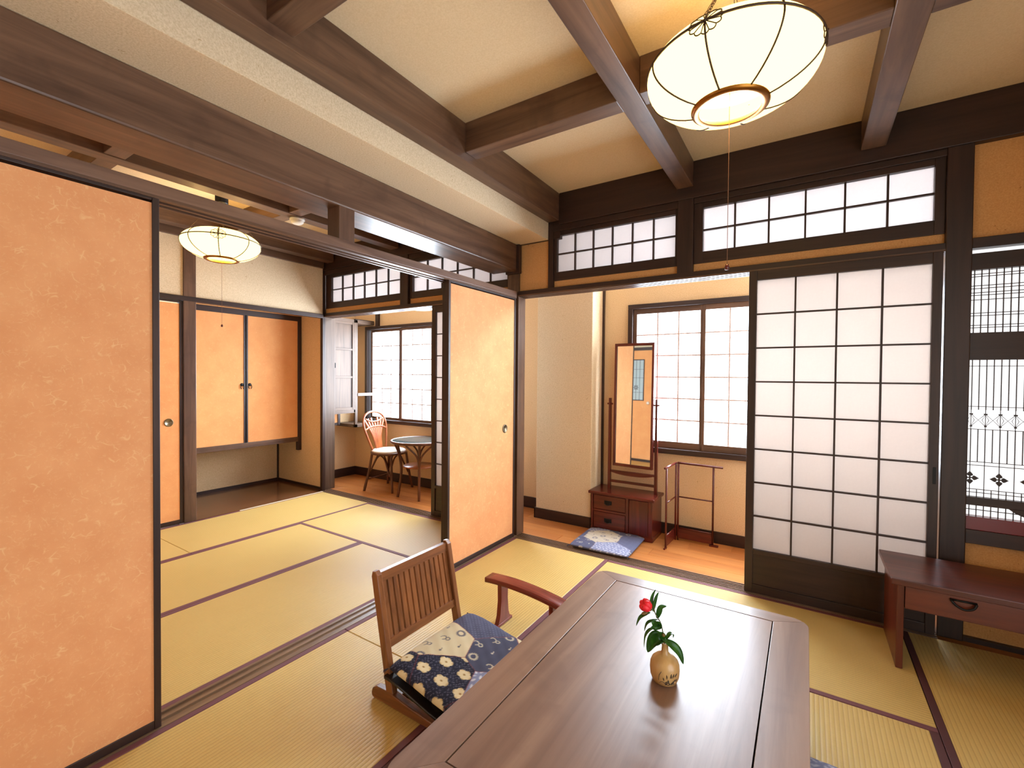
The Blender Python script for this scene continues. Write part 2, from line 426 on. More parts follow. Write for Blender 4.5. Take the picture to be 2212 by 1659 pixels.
wpart('post', 'darkZ', -2.425, -2.385, -0.03, 0.004, 0.0, 2.51, b=0.003)
# right of the post: plaster, latticed window, sill
wpart('upper_plaster', 'plaster_orange', 2.458, X1, 0.02, 0.06, 1.86, 2.30)
wpart('lower_plaster', 'plaster_orange', 2.458, X1, 0.02, 0.06, 0.02, 0.465)
wpart('head_rail', 'darkX', 2.458, X1, -0.006, 0.07, 1.815, 1.862, b=0.002)
wpart('sill_board', 'darkX', 2.458, X1, -0.006, 0.09, 0.460, 0.524, b=0.002)
wpart('base_rail', 'darkX', 2.458, X1, -0.003, 0.06, 0.0, 0.022)

# transom windows: 2 rows of paper panes in a dark frame
def panes(par, x0, x1, z0, z1, y, nx, nz, pane_m, bar_m, bw=0.009, bd=0.012, pd=0.002, front=True, vmat=None):
    dx, dz = (x1 - x0) / nx, (z1 - z0) / nz
    bm = B(); box(bm, -dx / 2 - 0.0, dx / 2, 0, pd, -dz / 2, dz / 2); me = to_mesh('pane', bm, M[pane_m])
    for i in range(nx):
        for k in range(nz):
            inst('pane', me, par, (x0 + (i + .5) * dx, y, z0 + (k + .5) * dz))
    bm = B(); box(bm, -bw / 2, bw / 2, -bd, -0.0004, -(z1 - z0) / 2, (z1 - z0) / 2); mv = to_mesh('lattice_bar', bm, M[vmat or bar_m + 'Z' if bar_m + 'Z' in M else bar_m])
    for i in range(1, nx): inst('lattice_bar', mv, par, (x0 + i * dx, y, (z0 + z1) / 2))
    bm = B(); box(bm, -(x1 - x0) / 2, (x1 - x0) / 2, -bd + 0.001, -0.0004, -bw / 2, bw / 2); mh = to_mesh('lattice_bar', bm, M[bar_m + 'X' if bar_m + 'X' in M else bar_m])
    for k in range(1, nz): inst('lattice_bar', mh, par, ((x0 + x1) / 2, y, z0 + k * dz))
def frame_xz(par, x0, x1, z0, z1, ix0, ix1, iz0, iz1, y0, y1, m='dark', nm='frame', b=0.002):
    part(nm + '_stile', bx(x0, ix0, y0, y1, z0, z1, b=b), M[m + 'Z'], par)
    part(nm + '_stile', bx(ix1, x1, y0, y1, z0, z1, b=b), M[m + 'Z'], par)
    part(nm + '_rail', bx(ix0, ix1, y0, y1, iz1, z1, b=b), M[m + 'X'], par)
    part(nm + '_rail', bx(ix0, ix1, y0, y1, z0, iz0, b=b), M[m + 'X'], par)
def transom(n, X0, X1_, x0, x1, z0, z1, Z0, Z1, label):
    t = struct('window_%d' % n, ((x0 + x1) / 2, 0, Z0), label)
    frame_xz(t, X0, X1_, Z0, Z1, x0, x1, z0, z1, 0.008, 0.045)
    part('outer_rail', bx(X0, X1_, -0.006, 0.07, z1 + 0.03, Z1, b=0.002), M['darkX'], t)
    panes(t, x0, x1, z0, z1, 0.034, 6, 2, 'shoji_high', 'dark', bw=0.009, bd=0.018)
transom(3, 0.293, 1.155, 0.317, 1.137, 1.963, 2.221, 1.902, 2.292, 'transom of twelve paper panes above the open corridor doorway')
transom(4, 1.246, 2.367, 1.297, 2.328, 1.970, 2.230, 1.902, 2.292, 'wide transom of twelve paper panes above the tall shoji screen')
transom(5, -2.385, -1.262, -2.298, -1.287, 1.963, 2.219, 1.902, 2.292, 'far left transom of paper panes in the back room')
transom(6, -1.162, -0.10, -1.127, -0.110, 1.960, 2.219, 1.902, 2.292, 'back room transom seen through the gap below the big beam')

# latticed window at far right
w7 = struct('window_7', (2.75, 0.03, 0.5), 'ornate latticed window right of the dark post')
lx0, lx1 = 2.458, X1
for z0, z1, nm in ((1.718, 1.794, 'top_rail'), (1.305, 1.43, 'middle_rail'), (0.634, 0.672, 'lower_rail')):
    part(nm, bx(lx0, lx1, 0.012, 0.05, z0, z1, b=0.002), M['darkX'], w7)
part('bottom_rail', bx(lx0, lx1, 0.0, 0.05, 0.524, 0.584, b=0.002), plain('dark red lacquer', (112, 22, 24), 0.3), w7, label='dark red bottom rail')
part('scalloped_rail', (lambda bm: (prism(bm, [(2.60, 0.634), (2.62, 0.618), (2.645, 0.606), (2.69, 0.60), (2.74, 0.606), (2.765, 0.618), (2.785, 0.634)], 'Y', 0.014, 0.03), bm)[1])(B()), M['darkX'], w7)
for z0, z1 in ((1.43, 1.718), (0.672, 1.305), (0.584, 0.634), (1.794, 1.815)):
    part('pane', bx(lx0, lx1, 0.046, 0.048, z0, z1), M['window_soft'], w7)
def lbars(items, w_=0.0035):
    for a, b_, z0, z1, horiz in items:
        if horiz: part('lattice_bar', bx(a, b_, 0.028, 0.034, z0 - w_ / 2, z0 + w_ / 2), M['darkX'], w7)
        else: part('lattice_bar', bx(a - w_ / 2, a + w_ / 2, 0.026, 0.032, z0, z1), M['darkZ'], w7)
vx = [2.475 + 0.0239 * k for k in range(24)]
lbars([(x, 0, 1.43, 1.718, False) for x in vx])
lbars([(lx0, lx1, z, 0, True) for z in (1.700, 1.689, 1.647, 1.634, 1.615, 1.603, 1.582, 1.521, 1.509, 1.465, 1.454)], 0.0030)
lbars([(x, 0, 1.075, 1.305, False) for x in vx], 0.0028)
lbars([(x, 0, 0.834, 0.985, False) for x in vx], 0.0028)
lbars([(lx0, lx1, z, 0, True) for z in (1.277, 1.09, 0.985, 0.834, 0.818, 0.707, 0.692)], 0.0026)
lbars([(x, 0, 0.672, 0.705, False) for x in vx], 0.0025)
lbars([(x, 0, 0.705, 0.834, False) for x in vx[0::2]], 0.002)
lbars([(x, 0, 0.584, 0.634, False) for x in vx], 0.003)
lbars([(lx0, lx1, 0.612, 0, True)], 0.003)
# zigzag band and flower crosses cut from thin wood
for k in range(0, 22, 2):
    xa = vx[k]; bm = B(); y = 0.03
    tube(bm, [(xa, y, 1.055), (xa + 0.0239, y, 1.028), (xa + 0.0478, y, 1.055)], 0.0012, 5)
    tube(bm, [(xa, y, 0.999), (xa + 0.0239, y, 1.028), (xa + 0.0478, y, 0.999)], 0.0012, 5)
    tube(bm, [(xa - 0.011, y, 1.028), (xa, y, 1.052), (xa + 0.011, y, 1.028), (xa, y, 1.0)], 0.0012, 5, closed=True)
    part('zigzag_bar', bm, M['darkZ'], w7)
    part('lattice_bar', bx(xa - 0.001, xa + 0.001, y - 0.002, y + 0.002, 0.985, 1.075), M['darkZ'], w7)
    bm = B(); box(bm, xa - 0.006, xa + 0.006, y - 0.004, y + 0.002, 1.052, 1.058); box(bm, xa - 0.004, xa + 0.004, y - 0.004, y + 0.002, 0.996, 1.002)
    part('peg', bm, M['darkZ'], w7)
def petal(cx, cz, ang):
    bm = B(); c, s = math.cos(ang), math.sin(ang)
    prof = [(0.007, 0.0), (0.010, 0.008), (0.014, 0.011), (0.020, 0.008), (0.026, 0.003), (0.031, 0.0), (0.026, -0.003), (0.020, -0.008), (0.014, -0.011), (0.010, -0.008)]
    prism(bm, [(cx + a * c - b_ * s, cz + a * s + b_ * c) for a, b_ in prof], 'Y', 0.024, 0.031); return bm
for k in range(0, 22, 4):
    for q in range(4): part('flower_petal', petal(vx[k], 0.759, q * PI / 2), M['darkZ'], w7)
    bm = B(); box(bm, vx[k] - 0.008, vx[k] + 0.008, 0.026, 0.031, 0.7565, 0.7615); box(bm, vx[k] - 0.0025, vx[k] + 0.0025, 0.025, 0.030, 0.751, 0.767)
    part('flower_core', bm, M['darkZ'], w7)
# the bright outside strip above the lattice is the same window paper; a dark rail closes its back
part('window_backing', bx(lx0, lx1, 0.07, 0.09, 0.5, 1.83), M['plaster'], w7)

# ------------------------------------------------------------------ window corridor: outer wall, pillar, ends
wf = struct('wall_far')
YW = 0.70
def fpart(name, m, *a, b=0.0): return part(name, bx(*a, b=b), M[m], wf)
W1 = (0.621, 3.02, 0.628, 1.793); W2 = (-2.582, -0.455, 0.662, 1.785)
fpart('plaster', 'plaster_tan', -2.80, X1, YW, YW + 0.08, 1.793, 2.04)
fpart('plaster', 'plaster_tan', -2.80, X1, YW, YW + 0.08, 2.40, 2.51)
for a, c in ((-2.80, -2.45), (-0.52, 0.45), (3.0, X1)): fpart('plaster', 'plaster_tan', a, c, YW, YW + 0.08, 2.04, 2.40)
fpart('plaster', 'plaster_tan', -2.80, X1, YW, YW + 0.08, -0.05, 0.628)
fpart('plaster', 'plaster_tan', W2[0], W2[1], YW, YW + 0.08, 0.628, 0.662)
fpart('plaster', 'plaster_tan', W2[0], W2[1], YW, YW + 0.08, 1.785, 1.793)
fpart('plaster', 'plaster_tan', -2.80, W2[0], YW, YW + 0.08, 0.628, 1.793)
fpart('plaster', 'plaster_tan', W2[1], W1[0], YW, YW + 0.08, 0.628, 1.793)
fpart('plaster', 'plaster_tan', W1[1], X1, YW, YW + 0.08, 0.628, 1.793)
fpart('pillar', 'plaster', -0.108, 0.398, 0.476, YW, 0.0, 2.51, b=0.006)
fpart('corner_strip', 'darkZ', 0.398, 0.414, YW - 0.02, YW, 0.0, 2.51)
fpart('short_post', 'darkZ', -2.405, -2.358, YW - 0.03, YW, 1.785, 2.51)
wr = struct('wall_right')
part('plaster', bx(X1, X1 + 0.08, -1.75, YW, 0.0, 2.51), M['plaster'], wr)
part('plaster', bx(X1, X1 + 0.08, YR, -1.75, 2.05, 2.51), M['plaster'], wr)  # left open below, an unseen gap added to let daylight in
part('rear_plaster', bx(-0.10, X1 + 0.08, YR - 0.08, YR, 0.0, 2.51), M['plaster'], wr)
we = struct('wall_corridor_end')
part('plaster', bx(-2.88, -2.80, 0.0, YW + 0.08, -0.05, 2.51), M['plaster_tan'], we)
part('plaster', bx(-2.80, -2.46, 0.0, 0.08, -0.05, 2.51), M['plaster_tan'], we)
part('side_rail', bx(-2.50, -2.46, 0.44, YW, 1.815, 1.85), M['darkY'], we)
bb = struct('baseboard_far')
part('board', bx(0.40, X1, YW - 0.012, YW, 0.0, 0.086, b=0.002), M['darkX'], bb)
part('board', bx(-2.80, -0.108, YW - 0.012, YW, 0.0, 0.10, b=0.002), M['darkX'], bb)
part('board', bx(-0.12, 0.40, 0.464, 0.476, 0.0, 0.088, b=0.002), M['darkX'], bb)
part('board', bx(-0.12, -0.108, 0.464, YW, 0.0, 0.088, b=0.002), M['darkY'], bb)
part('board', bx(-2.80, -2.788, 0.08, YW, 0.0, 0.10, b=0.002), M['darkY'], bb)

def corridor_window(n, W, sashes, cell_rows, ncol, zp0, zp1, label):
    x0, x1, z0, z1 = W
    t = struct('window_%d' % n, ((x0 + x1) / 2, YW, z0), label)
    part('frame_head', bx(x0, x1, YW - 0.035, YW + 0.05, z1 - 0.036, z1, b=0.003), M['darkX'], t)
    part('frame_sill', bx(x0, x1, YW - 0.045, YW + 0.05, z0, z0 + 0.040, b=0.003), M['darkX'], t)
    part('frame_jamb', bx(x0, x0 + 0.038, YW - 0.035, YW + 0.05, z0 + 0.04, z1 - 0.036, b=0.003), M['darkZ'], t)
    part('frame_jamb', bx(x1 - 0.038, x1, YW - 0.035, YW + 0.05, z0 + 0.04, z1 - 0.036, b=0.003), M['darkZ'], t)
    for i, (a, c) in enumerate(sashes):
        yo = YW + (0.0 if i % 2 else 0.012)
        lo, hi = z0 + 0.04, z1 - 0.036
        L = a - 0.028 if i == 0 else (a + sashes[i - 1][1]) / 2; R = c + 0.028 if i == len(sashes) - 1 else (c + sashes[i + 1][0]) / 2
        part('sash_stile', bx(L, a, yo - 0.02, yo + 0.012, lo, hi, b=0.002), M['beamZ'], t)
        part('sash_stile', bx(c, R, yo - 0.02, yo + 0.012, lo, hi, b=0.002), M['beamZ'], t)
        part('sash_rail', bx(a, c, yo - 0.02, yo + 0.012, lo, zp0, b=0.002), M['beamX'], t)
        part('sash_rail', bx(a, c, yo - 0.02, yo + 0.012, zp1, hi, b=0.002), M['beamX'], t)
        panes(t, a, c, zp0, zp1, yo + 0.004, ncol, cell_rows, 'window', 'muntin', bw=0.010, bd=0.006)
    return t
corridor_window(1, W1, [(0.687, 1.164), (1.203, 1.684), (1.715, 2.20), (2.231, 2.716)], 6, 3, 0.720, 1.716, 'bright papered window behind the dressing mirror')
corridor_window(2, W2, [(-2.477, -2.031), (-1.971, -1.53), (-1.475, -1.03), (-0.975, -0.52)], 6, 3, 0.730, 1.718, 'bright papered window behind the rattan chair')
for n_, (a, c) in ((8, (0.45, 3.0)), (9, (-2.45, -0.52))):  # unseen glowing windows, added because the bright transoms suggest them
    t = struct('window_%d' % n_, ((a + c) / 2, YW, 2.04), 'unseen high corridor window added behind the transoms')
    frame_xz(t, a, c, 2.04, 2.40, a + 0.03, c - 0.03, 2.07, 2.37, YW - 0.01, YW + 0.05)
    panes(t, a + 0.03, c - 0.03, 2.07, 2.37, YW + 0.02, 8, 1, 'window', 'dark')
lampc = single('ceiling_light', (lambda bm: (lathe(bm, (0, 0, 0), [(0, 0.0), (0.10, 0.004), (0.15, 0.02), (0.168, 0.05), (0.15, 0.085), (0.08, 0.1), (0.0, 0.1)], 32), bm)[1])(B()), M['ceiling_lamp'], 'white round lamp of the corridor just showing below the back room lintel', 'ceiling light', smooth=True)
lampc.location = (-1.36, 0.36, 1.86); BASE[lampc] = Matrix.Translation(lampc.location)
part('stem', bx(-1.37, -1.35, 0.35, 0.37, 1.96, 2.51), M['brass'], lampc)

# ------------------------------------------------------------------ far wall of the back room with the alcove
XW = -2.38
wa = struct('wall_alcove')
def apart(name, m, *a, b=0.0): return part(name, bx(*a, b=b), M[m], wa)
apart('upper_plaster', 'plaster', -2.43, XW - 0.004, -3.08, -0.03, 1.837, 2.31)
apart('top_beam', 'beamY', -2.44, XW + 0.02, YR, -0.03, 2.31, 2.51, b=0.003)
apart('lintel', 'darkY', -2.43, XW + 0.012, -3.08, -0.03, 1.800, 1.838, b=0.002)
apart('lintel_strip', 'plaster_orange', -2.83, -2.80, -1.24, -0.004, 1.845, 1.95)
apart('post', 'beamZ', -2.47, XW + 0.01, -1.285, -1.195, 0.0, 2.32, b=0.004)
apart('alcove_back', 'plaster_tan', -3.30, -3.26, -1.26, 0.0, 0.0, 2.51)
apart('alcove_side', 'plaster_tan', -3.30, -2.425, -0.004, 0.03, 0.0, 2.51)
apart('alcove_side', 'plaster_tan', -3.30, -2.47, -1.28, -1.24, 0.0, 2.51)
apart('alcove_ceiling', 'plaster', -3.30, -2.43, -1.26, 0.0, 1.95, 1.98)
apart('corner_strip', 'darkZ', -3.26, -3.245, -0.02, -0.004, 0.0, 0.62)
apart('alcove_base', 'darkY', -3.26, -3.248, -1.24, -0.004, 0.0, 0.028)
apart('alcove_base', 'darkX', -3.26, -2.43, -0.016, -0.004, 0.0, 0.028)
apart('edge_strip', 'alcove_floor', -2.378, -2.372, -1.195, -0.04, -0.05, 0.004)
part('pale_edge', bx(-2.371, -2.352, -0.86, -0.04, 0.0012, 0.0035), M['edge_light'], wa, label='window light along the alcove edge, put in as a pale strip')  # bright streak of daylight painted as a thin cream strip
# rear walls (seen in the dressing mirror)
wrr = struct('wall_rear')
part('plaster', bx(-2.42, -0.10, -3.14, -3.08, 1.86, 2.51), M['plaster'], wrr)
part('lintel', bx(-2.42, -0.10, -3.13, -3.06, 1.81, 1.86, b=0.002), M['darkX'], wrr)
part('plaster', bx(-2.42, -1.62, -3.14, -3.08, 0.0, 1.81), M['plaster_tan'], wrr)
part('plaster', bx(-0.72, -0.10, -3.14, -3.08, 0.0, 1.81), M['plaster_tan'], wrr)
part('threshold', bx(-1.62, -0.72, -3.14, -3.06, -0.05, 0.035), M['darkX'], wrr)
d1 = struct('door_1', (-1.17, -3.11, 0), 'orange door with a narrow glass pane, reflected in the mirror')
part('leaf', bx(-1.62, -0.72, -3.13, -3.09, 0.035, 1.81), M['fusuma_back'], d1)
part('glass_pane', bx(-1.25, -1.0, -3.092, -3.086, 1.0, 1.65), plain('grey door glass', (176, 190, 190), 0.2), d1)
frame_xz(d1, -1.265, -0.985, 0.985, 1.665, -1.25, -1.0, 1.0, 1.65, -3.092, -3.08)
for k in range(1, 4): part('glazing_bar', bx(-1.25 + k * 0.0625 - 0.002, -1.25 + k * 0.0625 + 0.002, -3.086, -3.082, 1.0, 1.65), M['darkZ'], d1)
for z in (1.12, 1.36, 1.50): part('glazing_bar', bx(-1.25, -1.0, -3.0862, -3.0822, z - 0.002, z + 0.002), M['darkX'], d1)
bm = B()
for k in range(8): prism(bm, [(-1.125 + r_ * math.cos(k * PI / 4 + o_), 1.20 + r_ * math.sin(k * PI / 4 + o_)) for r_, o_ in ((0.008, 0), (0.03, 0.25), (0.05, 0), (0.03, -0.25))], 'Y', -3.085, -3.081)
part('flower_motif', bm, M['darkZ'], d1)
part('knob', (lambda bm: (bmesh.ops.create_icosphere(bm, subdivisions=2, radius=0.026, matrix=Matrix.Translation((-0.90, -3.065, 0.95))), bm)[1])(B()), M['white'], d1, True)

# ------------------------------------------------------------------ sliding paper panels
def pull_round(par, face, y, z, d=1, axis='X', r=0.032):
    bm = B(); lathe(bm, (0, 0, 0), [(0, 0.001), (r * 0.72, 0.001), (r * 0.78, 0.004), (r * 0.92, 0.005), (r, 0.002), (r, 0)], 24)
    bm.transform(Matrix.Translation((face, y, z)) @ Matrix.Rotation(PI / 2 * d, 4, 'Y')); return part('door_pull', bm, M['chrome'], par, True, 'round metal finger pull')
def fusuma(name, label, x0, x1, y0, y1, z0, z1, pm, group=None, fw=0.020, pulls=()):
    t = thing(name, label, 'sliding door', ((x0 + x1) / 2, (y0 + y1) / 2, 0), 0, group)
    part('paper_panel', bx(x0 + 0.004, x1 - 0.004, y0 + fw - 0.002, y1 - fw + 0.002, z0 + fw, z1 - fw), M[pm], t)
    for a, c in ((y0, y0 + fw), (y1 - fw, y1)): part('stile', bx(x0, x1, a, c, z0, z1, b=0.002), M['darkZ'], t)
    for a, c in ((z0, z0 + fw + 0.01), (z1 - fw * 0.6, z1)): part('rail', bx(x0 + 0.001, x1 - 0.001, y0 + fw, y1 - fw, a, c, b=0.002), M['darkY'], t)
    for y, z in pulls: pull_round(t, x1 - 0.004, y, z)
    return t
fusuma('paper_sliding_panel', 'wide orange fibre paper panel filling the left edge of the foreground', -0.036, -0.002, -3.02, -2.262, 0.003, 1.800, 'fusuma', 'orange sliding panels')
fusuma('paper_sliding_panel', 'orange paper panel with oval pull next to the corner post', -0.036, -0.002, -0.792, -0.032, 0.003, 1.800, 'fusuma', 'orange sliding panels', pulls=((-0.164, 0.831),))
fusuma('paper_sliding_panel', 'panel stacked behind the one beside the corner post, only its dark edge showing', -0.078, -0.044, -0.766, -0.034, 0.003, 1.800, 'fusuma', 'orange sliding panels')
fusuma('paper_sliding_panel', 'panel stacked behind the wide foreground panel', -0.078, -0.044, -3.03, -2.272, 0.003, 1.800, 'fusuma', 'orange sliding panels')
fusuma('paper_sliding_panel', 'orange back room panel with round pull left of the alcove post', -2.415, XW, -2.04, -1.287, 0.004, 1.797, 'fusuma_back', 'orange sliding panels', 0.024, pulls=((-1.385, 0.825),))
fusuma('paper_sliding_panel', 'orange back room panel hidden behind the foreground panel', -2.415, XW, -3.07, -2.04, 0.004, 1.797, 'fusuma_back', 'orange sliding panels', 0.024)

def shoji(label, x0, x1, y, px0, px1, pz0, pz1, z1, nx, nz):
    t = thing('shoji_screen', label, 'sliding door', ((x0 + x1) / 2, y, 0), 0, 'shoji screens')
    ya, yb = y - 0.015, y + 0.015
    part('stile', bx(x0, px0, ya, yb, 0.004, z1, b=0.002), M['darkZ'], t)
    part('stile', bx(px1, x1, ya, yb, 0.004, z1, b=0.002), M['darkZ'], t)
    part('top_rail', bx(px0, px1, ya, yb, pz1, z1, b=0.002), M['darkX'], t)
    part('middle_rail', bx(px0, px1, ya, yb, pz0 - 0.024, pz0, b=0.002), M['darkX'], t)
    part('bottom_rail', bx(px0, px1, ya, yb, 0.004, 0.052, b=0.002), M['darkX'], t)
    part('kick_panel', bx(px0, px1, y - 0.006, y + 0.006, 0.05, pz0 - 0.022), M['darkX'], t)
    panes(t, px0, px1, pz0, pz1, y + 0.006, nx, nz, 'shoji', 'dark', bw=0.0085, bd=0.016)
    return t
s1 = shoji('tall shoji screen of thirty two lit paper panes beside the right post', 1.552, 2.358, -0.012, 1.592, 2.322, 0.248, 1.760, 1.812, 4, 8)
part('finger_pull', bx(2.337, 2.349, -0.0285, -0.0265, 0.72, 0.80, b=0.0005), M['black'], s1)
shoji('narrow strip of a shoji screen showing beside the pale orange panel', -0.878, -0.105, 0.010, -0.836, -0.145, 0.268, 1.755, 1.812, 4, 8)

# ------------------------------------------------------------------ hanging cupboard in the alcove
cb = thing('hanging_cupboard', 'hanging cupboard with two orange papered doors over the alcove floor', 'cupboard', (-3.0, -0.62, 0.48))
XC = -2.80
part('body', bx(-3.24, XC - 0.022, -1.235, -0.006, 0.50, 1.84), M['darkY'], cb)
part('bottom_rail', bx(XC - 0.03, XC + 0.002, -1.235, -0.006, 0.485, 0.535, b=0.003), M['beamY'], cb)
part('top_rail', bx(XC - 0.03, XC + 0.002, -1.235, -0.006, 1.792, 1.845, b=0.003), M['darkY'], cb)
part('corner_post', bx(XC - 0.04, XC + 0.004, -0.046, -0.006, 0.39, 1.845, b=0.003), M['darkZ'], cb)
for i, (a, c, hy) in enumerate(((-1.233, -0.594, -0.626), (-0.583, -0.046, -0.551))):
    dr = part('door', bx(XC - 0.022, XC - 0.006, a, c, 0.536, 1.791, b=0.001), M['fusuma_back'], cb, False)
    e0, e1 = ((-0.608, -0.594), (-0.583, -0.569))[i]
    part('edge_stile', bx(XC - 0.023, XC - 0.001, e0, e1, 0.536, 1.791), M['darkZ'], dr)
    bm = B(); lathe(bm, (0, 0, 0), [(0, 0), (0.014, 0), (0.016, 0.003), (0.010, 0.006), (0, 0.007)], 14)
    bm.transform(Matrix.Translation((XC - 0.006, hy, 1.11)) @ Matrix.Rotation(PI / 2, 4, 'Y'))
    for q in (-1, 1): tube(bm, [(XC + 0.002, hy + q * 0.012, 1.107), (XC + 0.004, hy + q * 0.016, 1.085), (XC + 0.004, hy + q * 0.008, 1.068)], 0.0035, 6)
    part('handle', bm, M['black'], dr, True)

# ------------------------------------------------------------------ pale wall cabinet at the end of the corridor
pc = thing('wall_cabinet', 'pale wooden wall cabinet with three panelled door and open shelf side by the window', 'cabinet', (-2.63, 0.40, 0.62))
part('door_leaf', bx(-2.478, -2.462, 0.131, 0.154, 0.79, 1.83), M['paleZ'], pc)
d = part('door', bx(-2.476, -2.470, 0.165, 0.41, 0.83, 1.80), M['paleZ'], pc)
for a, c in ((0.160, 0.182), (0.398, 0.416)): part('door_stile', bx(-2.480, -2.458, a, c, 0.822, 1.806, b=0.001), M['paleZ'], d)
for a, c in ((0.822, 0.850), (1.180, 1.20), (1.490, 1.51), (1.780, 1.806)): part('door_rail', bx(-2.480, -2.460, 0.182, 0.398, a, c, b=0.001), M['paleY'], d)
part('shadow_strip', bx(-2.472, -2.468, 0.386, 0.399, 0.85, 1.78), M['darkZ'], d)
part('handle', bx(-2.460, -2.452, 0.170, 0.178, 1.29, 1.345, b=0.002), M['black'], d)
part('handle', bx(-2.463, -2.454, 0.140, 0.148, 1.29, 1.345, b=0.002), M['black'], pc)
part('body_side', bx(-2.80, -2.458, 0.418, 0.434, 0.79, 1.84), M['paleX'], pc)
part('body_bottom', bx(-2.80, -2.458, 0.131, 0.434, 0.785, 0.822), M['paleY'], pc)
part('body_top', bx(-2.80, -2.458, 0.131, 0.70, 1.806, 1.84), M['paleY'], pc)
part('front_post', bx(-2.485, -2.458, 0.434, 0.466, 0.618, 1.84, b=0.002), M['paleZ'], pc)
part('shelf', bx(-2.485, -2.452, 0.466, 0.695, 0.974, 1.008, b=0.002), M['paleY'], pc)
part('bottom_board', bx(-2.80, -2.458, 0.434, 0.69, 0.618, 0.652, b=0.002), M['paleY'], pc)
part('orange_panel', bx(-2.74, -2.73, 0.10, 0.40, 0.66, 0.80), M['fusuma_back'], pc)
part('low_rail', bx(-2.745, -2.725, 0.10, 0.43, 0.63, 0.66), M['darkY'], pc)
part('back_stile', bx(-2.75, -2.72, 0.40, 0.43, 0.63, 0.80), M['darkZ'], pc)

# ------------------------------------------------------------------ low table
TZ = 0.340
tb = thing('low_table', 'large low brown table with framed top standing on the tatami', 'table', (1.455, -1.60, 0))
tx0, tx1, ty0, ty1 = 1.058, 1.852, -2.24, -0.960
ix0, ix1, iy0, iy1 = 1.160, 1.745, -2.130, -1.030
rc = 0.055
def arc(cx, cy, a0, a1, n=8): return [(cx + rc * math.cos(a0 + (a1 - a0) * k / n), cy + rc * math.sin(a0 + (a1 - a0) * k / n)) for k in range(n + 1)]
TB = TZ - 0.036
m45 = lambda cx, cy, a: (cx + rc * math.cos(a), cy + rc * math.sin(a))
A_, B_, C_, D_ = (tx0 + rc, ty0 + rc), (tx1 - rc, ty0 + rc), (tx1 - rc, ty1 - rc), (tx0 + rc, ty1 - rc)
def tpart(pts, m):
    bm = B(); prism(bm, pts, 'Z', TB, TZ, b=0.0012); part('frame_board', bm, M[m], tb)
tpart([(ix0, iy0), (ix0, iy1)] + arc(*D_, 0.75 * PI, PI, 4) + arc(*A_, PI, 1.25 * PI, 4), 'tableY')
tpart([(ix1, iy1), (ix1, iy0)] + arc(*B_, -0.25 * PI, 0, 4) + arc(*C_, 0, 0.25 * PI, 4), 'tableY')
tpart([(ix1, iy0), (ix0, iy0)] + arc(*A_, 1.25 * PI, 1.5 * PI, 4) + arc(*B_, 1.5 * PI, 1.75 * PI, 4), 'tableX')
tpart([(ix0, iy1), (ix1, iy1)] + arc(*C_, 0.25 * PI, 0.5 * PI, 4) + arc(*D_, 0.5 * PI, 0.75 * PI, 4), 'tableX')
part('centre_panel', bx(ix0 + 0.0038, ix1 - 0.0038, iy0 + 0.0038, iy1 - 0.0038, TB + 0.004, TZ - 0.0006), M['tableY'], tb)
part('under_panel', bx(ix0 - 0.02, ix1 + 0.02, iy0 - 0.02, iy1 + 0.02, TB - 0.006, TB - 0.001), M['darkY'], tb)
for a, c, ax in (((tx0 + 0.05, tx0 + 0.07), (ty0 + 0.06, ty1 - 0.06), 'Y'), ((tx1 - 0.07, tx1 - 0.05), (ty0 + 0.06, ty1 - 0.06), 'Y'), ((tx0 + 0.07, tx1 - 0.07), (ty0 + 0.05, ty0 + 0.07), 'X'), ((tx0 + 0.07, tx1 - 0.07), (ty1 - 0.07, ty1 - 0.05), 'X')):
    part('apron', bx(a[0], a[1], c[0], c[1], TB - 0.055, TB, b=0.002), M['table' + ax], tb)
for x in (tx0 + 0.075, tx1 - 0.075):
    for y in (ty0 + 0.075, ty1 - 0.075):
        bm = B(); q = 0.026; p = 0.019
        vs = box(bm, x - p, x + p, y - p, y + p, 0.0015, TB)
        for v in vs[4:]: v.co.x = x + (q if v.co.x > x else -q); v.co.y = y + (q if v.co.y > y else -q)
        bmesh.ops.bevel(bm, geom=[e for e in bm.edges if abs(e.verts[0].co.z - e.verts[1].co.z) > 0.1], offset=0.004, segments=2, affect='EDGES')
        part('leg', bm, M['tableZ'], tb)

